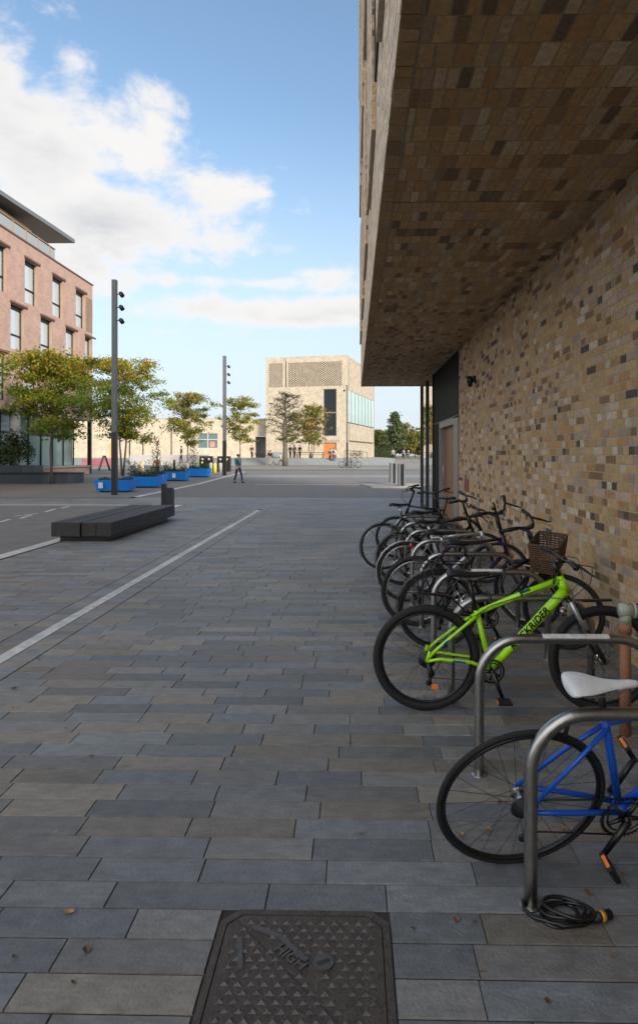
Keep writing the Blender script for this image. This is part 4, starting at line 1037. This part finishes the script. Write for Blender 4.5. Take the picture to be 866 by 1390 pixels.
# low brick range left of the tower
A_ = at(-260, 600, 97); B_ = at(431, 600, 104)
lr = empty('low_brick_building', (A_.x, A_.y, 0), math.atan2(B_.y-A_.y, B_.x-A_.x), label='long low pale brick building left of the tower', cat='building')
Ln = (B_-A_).length; ux = lambda px: (at(px, 600, 100).x-A_.x)/math.cos(lr.rotation_euler.z)
h1 = 7.25
wnx0, wnx1 = ux(264), ux(291); ox0, ox1 = ux(343), ux(372); ddx0, ddx1 = ux(146), ux(152.5)
b = MB(); b.box(0, wnx0, 0, .4, .8, h1); b.box(wnx0, wnx1, 0, .4, .8, 2.7); b.box(wnx0, wnx1, 0, .4, 5.1, h1); b.box(wnx1, ox0, 0, .4, .8, h1); b.box(ox0, ox1, 0, .4, 4.6, h1); b.box(ox1, Ln, 0, .4, .8, h1-.5)
b.box(ox0-.1, ox1+.1, 2.2, 2.6, .8, 4.6); b.box(0, Ln-.1, .4, 14, h1-.8, h1-.6); b.box(ox0-.1, ox0, .4, 2.2, .8, 4.6); b.box(ox1, ox1+.1, .4, 2.2, .8, 4.6)
b.build('wall', TB1, lr)
b = MB(); b.box(0, ox1, -.05, .45, h1, h1+.12); b.box(ox1, Ln, -.05, .45, h1-.5, h1-.38); b.build('coping', STONEP, lr)
GLG = mat('grey_green_glass', (.10, .14, .14), .1, 0, spec=.7)
wd = MB().box(wnx0, wnx1, .2, .25, 2.7, 5.1).build('window', GLG, lr); b = MB(); mid_ = (wnx0+wnx1)/2
for x in (wnx0, mid_, wnx1): b.box(x-.08, x+.08, .05, .2, 2.7, 5.1)
b.box(wnx0, wnx1, .06, .19, 4.0, 4.14); b.box(wnx0, wnx1, .06, .19, 2.7, 2.8); b.box(wnx0, wnx1, .06, .19, 5.0, 5.1); b.build('frame', mat('grey_frame', (.3, .33, .36), .5), wd)
MB().box(mid_+.35, mid_+1.05, .17, .19, 2.95, 3.75).build('poster', mat('poster', (.45, .16, .12), .6, 0, .4, 3), wd)
wd = MB().box(ox0+.2, ox1-.6, 2.1, 2.18, 1.2, 4.5).build('window', GLG, lr); b = MB()
for i in range(5): x = ox0+.2+(ox1-ox0-.8)*i/4; b.box(x-.07, x+.07, 2.0, 2.1, 1.2, 4.5)
b.build('frame', STONEP, wd)
MB().box(ddx0, ddx1, -.03, .02, 1.2, 3.6).build('door', mat('yellow_timber', (.5, .25, .07), .5), lr)
MB().box(ux(172), ux(173.3), -.12, -.02, 1.2, 4).box(ux(190), ux(191), -.12, -.02, 1.2, 4).box(ux(228), ux(229), -.12, -.02, 1.2, 6).build('downpipe', DARKGREY, lr)
# white retaining wall on the terrace edge, left
t = MB(); t.box(-27, -17.5, 79.6, 79.95, .4, 1.7); tag(t.build('retaining_wall', mat('white_render', (.33, .33, .32), .7, 0, .08, 3)), 'low pale wall in front of the low brick building', 'wall')
# pink hoarding
p0 = at(104, 633, 74); p1 = at(167, 633, 78)
b = MB(); b.box(p0.x, p1.x, 75, 75.1, gz(75), gz(75)+.75); tag(b.build('pink_barrier', mat('pink_panel', (.30, .09, .12), .6, 0, .3, .6)), 'low faded pink hoarding beyond the sandwich board', 'hoarding')
# ---------------------------------------------------------------- red brick building, left
RB = brickmat('red_brick', (.42, .27, .225), (.32, .205, .17), (.35, .27, .23), var=.10)
RBO = mat('sun_tinted_brick', (.29, .20, .145), .85, 0, .1, 4)  # orange sunlight on far jambs and louvre put into the colour
lb = empty('red_brick_building', (-21, 53, 0), label='red brick block with staggered tall windows and a grey canopy roof', cat='building')
XF = 0.0; PH = 15.3
base_ = Vector((-21, 53, 0))
# windows (y from front corner, all relative): list of (y0,y1,z0,z1) world
wins = []
for k in range(-3, 4):
    for (fl, off, z0, z1_) in ((3, 0, 11.45, 14.25), (2, -1.75, 8.2, 11.0), (1, 0, 4.95, 7.8)):
        y0 = 42.0+off+3.9*k; y1 = y0+1.72
        wins.append((y0, y1, z0, z1_, fl))
    
wins.append((51.5, 52.8, 8.2, 11.0, 2)); wins.append((42+3.9*3-.0, 42+3.9*3+.1, 0, 0, 0))
wins = [w for w in wins if w[1] < 52.85 and w[3] > 0 and not (w[4] == 2 and 50.9 < w[0] < 51.45)]
wins.append((49.7+3.9*0, 51.4, 11.45, 14.25, 9)); seen = []; W2 = []
for w in wins:
    key = (round(w[0]), w[2])
    if key in seen: continue
    seen.append(key); W2.append(w)
b = MB(); Y0w, Y1w = 24.0, 53.0; G0 = 4.4
ths = {}
def wallrow(za, zb, ws):
    y = Y0w
    for (a, c) in sorted(ws):
        b.box(-.45, 0, y-53, a-53, za, zb); y = c
    b.box(-.45, 0, y-53, 0, za, zb)
for z0, z1_, lo, hi in ((11.45, 14.25, 11.2, PH), (8.2, 11.0, 7.95, 11.2), (4.95, 7.8, G0, 7.95)):
    ws = [(w[0], w[1]) for w in W2 if w[2] == z0]
    wallrow(z0, z1_, ws); b.box(-.45, 0, Y0w-53, 0, lo, z0); b.box(-.45, 0, Y0w-53, 0, z1_, hi)
b.box(-14, -.45, -.3, 0, G0, PH); b.box(-14, -.45, Y0w-53, -.3, G0, G0+.3); b.box(-14, -.45, Y0w-53, -.3, PH-.4, PH-.2)
# ground floor: plinth and recessed storefront
b.box(-1.6, -.1, -13, 0, -.1, .75)
b.build('wall', RB, lb)
pc = MB(); pc.box(-1.65, .0, -13.02, .02, .75, .85); pc.build('plinth_coping', STONEP, lb)
for w in W2:
    y0, y1, z0, z1_ = w[0]-53, w[1]-53, w[2], w[3]
    wo = MB().box(-.34, -.3, y0, y1, z0, z1_).build('window', mat('sky_tinted_glass', (.62, .70, .76), .12, .55), lb)  # pale sky reflection painted into the glass base colour
    f = MB()
    for q in (y0, y1-.07): f.box(-.3, -.22, q, q+.07, z0, z1_)
    f.box(-.3, -.225, y0+.07, y1-.07, z0, z0+.08); f.box(-.3, -.225, y0+.07, y1-.07, z1_-.22, z1_); f.box(-.3, -.225, y0+.07, y1-.07, z0+.95, z0+1.03)
    f.build('frame', DARKGREY, wo)
    MB().box(-.21, -.002, y1-.03, y1-.001, z0, z1_).build('reveal', RBO, wo)
# string courses stepping along the storeys
b = MB()
for w in W2:
    b.box(.002, .09, w[0]-53-.1, w[0]-53+2.0, w[3]+.05, w[3]+.18)
b.box(-14.1, .06, Y0w-53, .06, PH, PH+.1)
b.build('string_course', mat('dark_brick_course', (.14, .08, .06), .8), lb)
b = MB(); b.box(-1.7, -1.6, -13, -.1, .85, G0); g1 = b.build('storefront', mat('storefront_glass', (.16, .26, .27), .08, 0, spec=.9), lb)
b = MB()
for i in range(8): b.box(-1.6, -1.5, -13+i*1.85, -12.92+i*1.85, .85, G0)
b.box(-1.6, -1.5, -13, -.1, 3.1, 3.2); b.build('frame', DARKGREY, g1)
b = MB(); b.box(-3, -1.7, Y0w-53, -13.1, -.1, G0); b.build('recessed_wall', DARKGREY, lb)
yc = 21*F/(480-44)-53
MB().tube([(-.2, yc-2.2, 0), (-.2, yc-2.2, G0)], .32, 20).build('column', STONEP, lb)
MB().box(-.3, -.05, -.3, -.02, .0, G0).build('corner_post', CLAD, lb)
# louvre end panel
b = MB()
for i in range(18): b.box(.0, .04, -1.35, -.1, 11.5+i*.15, 11.56+i*.15)
b.build('louvre', RBO, lb)
# penthouse, balustrade and canopy
pb = MB(); pb.box(-12, -3.2, Y0w-53, -6.2, PH-.2, 17.9); ph = pb.build('penthouse', mat('grey_cladding', (.2, .2, .2), .6), lb)
b = MB(); b.box(-3.2, -2.0, Y0w-53, -6.0, 17.55, 17.75); b.build('timber_eaves', mat('pale_timber', (.55, .36, .16), .6, 0, .15, 3), ph)
b = MB(); y = Y0w-53+.5
while y < -5.6: b.box(-.62, -.52, y, y+.1, PH+.1, PH+1.2); y += 1.7
b.box(-.64, -.5, Y0w-53+.5, -5.5, PH+1.2, PH+1.26); bl = b.build('balustrade', RBO, lb)
MB().box(-.58, -.56, Y0w-53+.5, -5.5, PH+.2, PH+1.15).build('balustrade_glass', mat('balustrade_glass', (.33, .36, .36), .2, .3), bl)
cp = MB(); ys = [Y0w-53, -22, -16, -10, -5, -1.0]; zz = [17.8, 17.75, 17.75, 18.0, 18.25, 18.4]
vsx = []
for yv, zv in zip(ys, zz): vsx += [(-1.0, yv, zv+.02), (-1.0, yv, zv+.30), (-12.5, yv, zv+.55), (-12.5, yv, zv)]
fsx = []
for i in range(5):
    for k in range(4): fsx.append((i*4+k, i*4+(k+1) % 4, i*4+4+(k+1) % 4, i*4+4+k))
fsx += [(0, 1, 2, 3), (23, 22, 21, 20)]
cp.add(vsx, fsx); cp.build('canopy', mat('zinc', (.17, .18, .19), .5, .3), lb)
# ---------------------------------------------------------------- curved seat with shrub, left
t = empty('curved_seat', (-19.5, 39.5, 0), label='dark grey curved steel seat around the big shrub, far left', cat='seat')
poly = [(-6, -1.4), (1.5, -1.4)]+[(1.5+1.4*math.sin(a)*1.25, -1.4*math.cos(a)) for a in [R_(x) for x in range(10, 180, 12)]]+[(1.5, 1.4), (-6, 1.4)]
DKP = mat('blue_grey_steel', (.055, .068, .085), .35, .2, .1, 2)
b = MB(); b.prism(poly, 0, .55); b.build('seat_base', DKP, t)
b = MB(); b.prism([(x*1.01, y*1.02) for x, y in poly], .551, .62); b.build('seat', DARKGREY, t)
t = empty('shrub_planter', (-20.9, 39.7, .62), label='dark steel planter with a large laurel shrub standing on the curved seat', cat='planter')
b = MB(); b.prism([(-5, -.8), (1.3, -.8), (1.8, -.4), (1.8, .8), (-5, .8)], 0, .42); b.build('trough', DKP, t)
b = MB()
for i in range(7000):
    a = random.uniform(0, 6.28); e = random.gauss(0, .5); f = random.random()**.5
    x = -1.2+2.9*f*math.cos(a)*math.cos(e); y = 1.2*f*math.sin(a); z = 1.35+1.35*f*math.sin(e)
    z += .25*math.sin(x*3)
    if z < .3: z = .3+random.random()*.3
    leafquad(b, Vector((x, y, z)), .09, random.choice([(.045, .075, .02), (.03, .05, .018), (.075, .11, .03), (.05, .085, .02)]), .3)
b.build('foliage', LEAFM, t)
# sandwich board
p = at(142, 638, 60); t = empty('sandwich_board', (p.x, p.y, gz(p.y)), .5, label='black A-frame sandwich board standing left of the first lamp post', cat='sign')
b = MB()
for s in (-1, 1): b.quad((s*.5, -.4, 0), (s*.06, -.4, 1.35), (s*.06, .4, 1.35), (s*.5, .4, 0)); b.quad((s*.45, -.4, 0), (s*.02, -.4, 1.33), (s*.02, .4, 1.33), (s*.45, .4, 0)); 
for s in (-1, 1):
    b.tube([(s*.5, -.4, 0), (s*.05, -.4, 1.36)], .03, 6); b.tube([(s*.5, .4, 0), (s*.05, .4, 1.36)], .03, 6)
b.build('boards', BLACK, t)
# bins
def bin_(px, d, lab):
    p = at(px, 600, d); t = empty('litter_bin', (p.x, p.y, gz(p.y)), label=lab, cat='bin', group='double black litter bins')
    b = MB(); b.box(-.55, .55, -.3, .3, 0, 1.18, bev=.03); b.build('bin_body', BLACK, t)
    b = MB()
    for s in (-.28, .28): b.box(s-.26, s+.26, -.33, .33, 1.19, 1.34, bev=.05)
    b.build('lid', DARKGREY, t)
    b = MB()
    for s in (-.28, .28): b.tube([(s, -.34, 1.06), (s, -.31, 1.06)], .1, 14)
    b.build('opening', mat('bin_plate', (.35, .38, .36), .5), t)
    return t
t = bin_(280.5, 58, 'black double litter bin with a yellow sticker, left of the middle lamp post')
MB().box(-.36, -.24, -.315, -.302, .72, .86).build('sticker', mat('yellow_sticker', (.6, .6, .05), .5), t)
bin_(304.5, 57.5, 'black double litter bin partly behind the middle lamp post')
YEL = mat('yellow_safety', (.75, .6, .03), .5)
def bollard(px, d, h, w, m, lab, name='bollard', grp='bollards near the bins'):
    p = at(px, 600, d); t = empty(name, (p.x, p.y, gz(p.y)), label=lab, cat='bollard', group=grp)
    MB().tube([(0, 0, 0), (0, 0, h*.93), (0, 0, h)], [w, w, w*.6], 12).build('post', m, t); return t
t = bollard(292, 55, .78, .13, YEL, 'yellow bollard between the two black litter bins')
MB().tube([(0, 0, .78), (0, 0, .95)], [.1, .05], 10).build('cap', STONEP, t)
bollard(237, 52, 1.15, .09, BLACK, 'slim black bollard behind the blue planters')
bollard(185, 60, .75, .22, mat('white_render', (.5, .5, .49)), 'squat white stone bollard seen above the herb planter')
t = bollard(193.8, 60, .8, .16, mat('cream_post', (.6, .5, .3), .6), 'short cream bollard right of the squat white one')
bollard(299.5, 56, .8, .15, STONEP, 'pale stone bollard beside the yellow one'); bollard(286.5, 56.5, .8, .15, STONEP, 'pale stone bollard in front of the left litter bin')
# slab pillars on paving platform, right
t = empty('paving_plinth', (at(540, 659, 33).x+.05, 34.6, 0), label='raised pale stone platform under the metal slabs', cat='platform')
b = MB(); b.prism([(-1.35, -1.3), (2.4, -1.3), (2.4, 1.9), (-1.9, 1.9)], .0, .10); b.build('slab', STONEP, t)
PST = mat('pale_steel', (.22, .235, .25), .4, .5, .1, 2)
for (px0, px1, d0, d1, lab) in ((529, 537, 38.4, 36.4, 'left pale metal slab with rounded top on the stone platform'), (540, 549, 34.9, 33.6, 'right pale metal slab with dark edge on the stone platform')):
    pa = at(px0, 640, d0); pb_ = at((px0+px1)/2, 640, d1)
    t = empty('metal_slab', (pa.x, d0, .10), label=lab, cat='cycle pump' if 0 else 'metal post', group='metal slabs on the platform')
    ln = d0-d1; 
    dxx = .3
    b = MB(); n = 2
    b.box(-.04, .05, -ln, 0, 0, 1.12, bev=.02, M=Matrix.Shear('XY', 4, (0, 0)) if 0 else None); b.build('left_leaf', PST, t)
    b = MB(); b.box(.20, .29, -ln, 0, 0, 1.12, bev=.02); b.build('right_leaf', PST, t)
    b = MB(); b.box(.06, .19, -ln+.04, -.04, 0, 1.08); b.build('core', DARKGREY, t)
# ---------------------------------------------------------------- people
SKIN = mat('skin', (.45, .26, .18), .6)
def skinobj(name, pts, edges, rad, m, parent, sub=1):
    me = bpy.data.meshes.new(name); me.from_pydata([tuple(p) for p in pts], edges, []); me.materials.append(m)
    o = bpy.data.objects.new(name, me); COL.objects.link(o); o.parent = parent
    s = o.modifiers.new('skin', 'SKIN'); s.use_smooth_shade = True
    if not me.skin_vertices: me.attributes  # layer comes with the modifier
    if me.skin_vertices:
        for i, r in enumerate(rad): me.skin_vertices[0].data[i].radius = (r, r) if not isinstance(r, tuple) else r
        me.skin_vertices[0].data[0].use_root = True
    sb = o.modifiers.new('sub', 'SUBSURF'); sb.levels = sub; sb.render_levels = sub
    return o
def person(loc, rz, label, jacket, trousers, hairc=(.02, .015, .01), h=1.75, stride=.3, sit=False, swing=.2, group='people in the square', hair_long=False, bag=None):
    t = empty('person', loc, rz, label=label, cat='person', group=group); k = h/1.75; t.scale = (k, k, k)
    S = stride
    # x = walking direction, y = side
    J = {'pel': (0, 0, .95), 'wai': (0, 0, 1.1), 'che': (.0, 0, 1.32), 'nek': (.0, 0, 1.5), 'hed': (.02, 0, 1.6), 'top': (.01, 0, 1.72)}
    def leg(s, f):
        return [(.0, s*.09, .90), (f*.55+.05, s*.09, .50), (f, s*.09, .08 if f > 0 else .1), (f+.16, s*.1, .03)]
    def arm(s, f):
        return [(0, s*.19, 1.44), (f*.4-.02, s*.25, 1.18), (f+.05, s*.27, .96), (f+.09, s*.27, .88)]
    pts = [J['pel'], J['wai'], J['che'], J['nek'], J['hed'], J['top']]; rad = [(.13, .1), .115, (.15, .11), .05, (.085, .075), .07]
    ed = [(0, 1), (1, 2), (2, 3), (3, 4), (4, 5)]
    for s, f in ((1, S), (-1, -S)):
        i = len(pts); pts += leg(s, f); rad += [.085, .06, .042, .035]; ed += [(0, i), (i, i+1), (i+1, i+2), (i+2, i+3)]
        i = len(pts); pts += arm(s, -f*swing/.3*.8); rad += [.055, .042, .032, .03]; ed += [(2, i), (i, i+1), (i+1, i+2), (i+2, i+3)]
        hnd = pts[-1]
        for q in range(4): pts.append((hnd[0]+.025*(q-1.5)+.02, hnd[1], hnd[2]-.075+abs(q-1.5)*.008)); rad.append(.009); ed.append((i+3, len(pts)-1))
        pts.append((hnd[0]+.055, hnd[1]-s*.015, hnd[2]-.01)); rad.append(.01); ed.append((i+3, len(pts)-1))
    skinobj('body', pts, ed, rad, SKIN, t)
    jm = mat('cloth_%02x%02x%02x' % tuple(int(v*255) for v in jacket), jacket, .85, 0, .15, 20)
    tm = mat('cloth_%02x%02x%02x' % tuple(int(v*255) for v in trousers), trousers, .85, 0, .15, 20)
    pts = [(0, 0, .98), (0, 0, 1.12), (0, 0, 1.34), (0, 0, 1.47)]; rad = [(.16, .13), (.145, .12), (.18, .135), .07]; ed = [(0, 1), (1, 2), (2, 3)]
    for s, f in ((1, S), (-1, -S)):
        a = arm(s, -f*swing/.3*.8); i = len(pts); pts += a[:3]; rad += [.075, .058, .045]; ed += [(2, i), (i, i+1), (i+1, i+2)]
    skinobj('jacket', pts, ed, rad, jm, t)
    pts = [(0, 0, 1.0), (0, 0, .92)]; rad = [(.15, .12), (.15, .12)]; ed = [(0, 1)]
    for s, f in ((1, S), (-1, -S)):
        a = leg(s, f); i = len(pts); pts += a[:3]; rad += [.1, .075, .055]; ed += [(1, i), (i, i+1), (i+1, i+2)]
    skinobj('trousers', pts, ed, rad, tm, t)
    sh = MB()
    for s, f in ((1, S), (-1, -S)): sh.ell((f+.06, s*.09, .045), .14, .05, .05)
    sh.build('shoes', BLACK, t)
    hr = MB(); hr.ell((-.01, 0, 1.685), .105, .09, .085)
    if hair_long: hr.ell((-.06, 0, 1.6), .06, .09, .14)
    hr.build('hair', mat('hair_%d' % int(hairc[0]*500), hairc, .7), t)
    fc_ = MB(); fc_.ell((.108, 0, 1.605), .02, .014, .022); fc_.build('nose', SKIN, t)
    if bag: MB().ell((-.2, 0, 1.28), .1, .15, .22).build('backpack', mat('bag_cloth', bag, .8), t)
    return t
def gp(px, d, z=None):
    p = at(px, 600, d); return (p.x, p.y, gz(p.y) if z is None else z)
person(gp(323.5, 39.5), R_(-35), 'person striding in a teal jacket and dark blue trousers, centre of the square', (.015, .13, .15), (.012, .03, .07), h=1.7, stride=.26)
person(gp(381, 79.2), 0, 'person in a white top walking in front of the steps', (.6, .6, .6), (.02, .02, .025), h=1.35, stride=.33)
person(gp(367, 79.0), R_(100), 'person in a dark top and beige trousers standing by the steps', (.02, .02, .022), (.5, .4, .3), h=1.72, stride=.05)
person(gp(453, 80.9, .85), R_(90), 'person in white top carrying a blue bag below the orange door', (.6, .62, .66), (.02, .03, .1), h=1.7, stride=.06, bag=(.02, .04, .25))
person(gp(448, 81.2, .85), R_(80), 'person in dark clothes on the steps below the orange door', (.02, .025, .06), (.02, .02, .03), h=1.6, stride=.08)
person(gp(533.5, 105), R_(85), 'person in a pale green top walking away beyond the metal slabs', (.12, .2, .2), (.02, .02, .03), h=1.85, stride=.16)
person(gp(548, 126), R_(85), 'person in a bright blue top walking away near the far trees', (.10, .12, .5), (.02, .02, .03), h=1.75, stride=.14)
person(gp(554, 127), R_(90), 'person in dark green walking away beside the one in blue', (.03, .05, .05), (.04, .03, .08), h=1.75, stride=.12)
person(gp(246.5, 58, .95), R_(180), 'person in dark clothes standing behind the blue planters on the low wall', (.02, .025, .03), (.02, .022, .03), h=1.5, stride=.1)
person(gp(213.5, 45), R_(-60), 'person in an orange jacket half hidden behind the planter saplings', (.5, .17, .03), (.02, .02, .02), h=1.5, stride=.02)
for (px, l, c) in ((342, 'leftmost person standing by the recessed entrance, in black', (.015, .015, .018)), (394, 'person in dark clothes on the terrace right of the thick trunk', (.02, .02, .022)), (400, 'person in a grey top beside the benches on the terrace', (.1, .1, .11)), (407, 'person in black at the left end of the terrace table', (.015, .015, .015))):
    person(gp(px, 88, TZ), R_(70), l, c, (.02, .02, .025), h=1.7, stride=.06)
t = MB(); t.box(-27.0+0, -20, 57.8, 58.6, .2, .95) 
# ledge the planter person stands on
p = at(246.5, 600, 58); b = MB(); b.box(p.x-1.1, p.x+1.1, 57.6, 58.6, .2, .95); tag(b.build('stone_ledge', STONEP), 'pale stone ledge behind the blue planters', 'ledge')
# ---------------------------------------------------------------- small bicycles and furniture on the terrace
def farbike(px, d, rz, lab, m=BLACK, z=TZ):
    p = at(px, 600, d); t = empty('parked_bicycle', (p.x, p.y, z), rz, .05, label=lab, cat='bicycle', group='bicycles parked by the tower')
    for x in (0, 1.05): MB().ring((x, 0, .34), .31, .025, 24, 6).build('wheel', RUBBER, t)
    MB().tube([(0, 0, .34), (.42, 0, .3), (.85, 0, .8), (.28, 0, .8), (0, 0, .34)], .02, 6).tube([(.42, 0, .3), (.26, 0, .9)], .018, 6).tube([(1.05, 0, .34), (.83, 0, .95)], .018, 6).build('frame', m, t)
    MB().tube([(.8, -.28, 1.0), (.85, 0, .95), (.8, .28, 1.0)], .018, 6).build('handlebar', BLACK, t); MB().ell((.25, 0, .93), .13, .07, .035).build('saddle', BLACK, t)
i = 0
for (px, d, rz) in ((346, 86, .9), (351, 86.6, 1.2), (358, 86.2, 1.0), (363, 87, 1.3)):
    farbike(px, d, rz, ['far bicycle leaning by the recessed entrance', 'second far bicycle from the recessed entrance', 'far bicycle behind the person in white', 'far bicycle behind the person in beige trousers'][i]); i += 1
for j, (px, d, rz) in enumerate(((474, 88, .8), (478, 89, 1.1), (482, 88.6, .7), (486, 90, 1.2))):
    farbike(px, d, rz, ['far bicycle right beside the farthest lamp post', 'second far bicycle right of the farthest lamp post', 'third far bicycle along the tower side', 'far bicycle nearest the handrail'][j])
farbike(464, 68, .2, 'bicycle parked in the open just left of the farthest lamp post', DARKGREY, gz(68)); farbike(473, 67, .3, 'bicycle parked in the open just right of the farthest lamp post', DARKGREY, gz(67))
for j, (px, l) in enumerate(((412, 'left dark picnic table on the terrace'), (430, 'right dark picnic table on the terrace before the door'))):
    p = at(px, 600, 86.5); t = empty('picnic_table', (p.x, p.y, TZ), 0, label=l, cat='table', group='picnic tables on the terrace')
    MB().box(-1.1, 1.1, -.35, .35, .70, .76).build('tabletop', BW, t)
    for s in (-1, 1): MB().box(-1.1, 1.1, s*.7-.13, s*.7+.13, .42, .46).build('seat', BW, t); MB().tube([(s*.8, -.7, 0), (s*.8, 0, .72), (s*.8, .7, 0)], .04, 6).build('leg', BLACK, t)
t = empty('parasol', at(377, 600, 86.5), label='low pale grey covered cycle beside the thick trunk', cat='cover'); t.location.z = TZ; t.name = 'cycle_cover'
b = MB(); b.ell((0, 0, .35), 1.0, .4, .5); b.build('sheet', mat('grey_sheet', (.17, .2, .21), .7, 0, .1, 3), t)
# ---------------------------------------------------------------- unseen block added behind the camera to cast shade
b = MB(); b.box(-75, -14, -62, -48, -.1, 12)
t = tag(b.build('shade_block', TB1), 'pale brick block added unseen behind the viewer to cast shade', 'building')
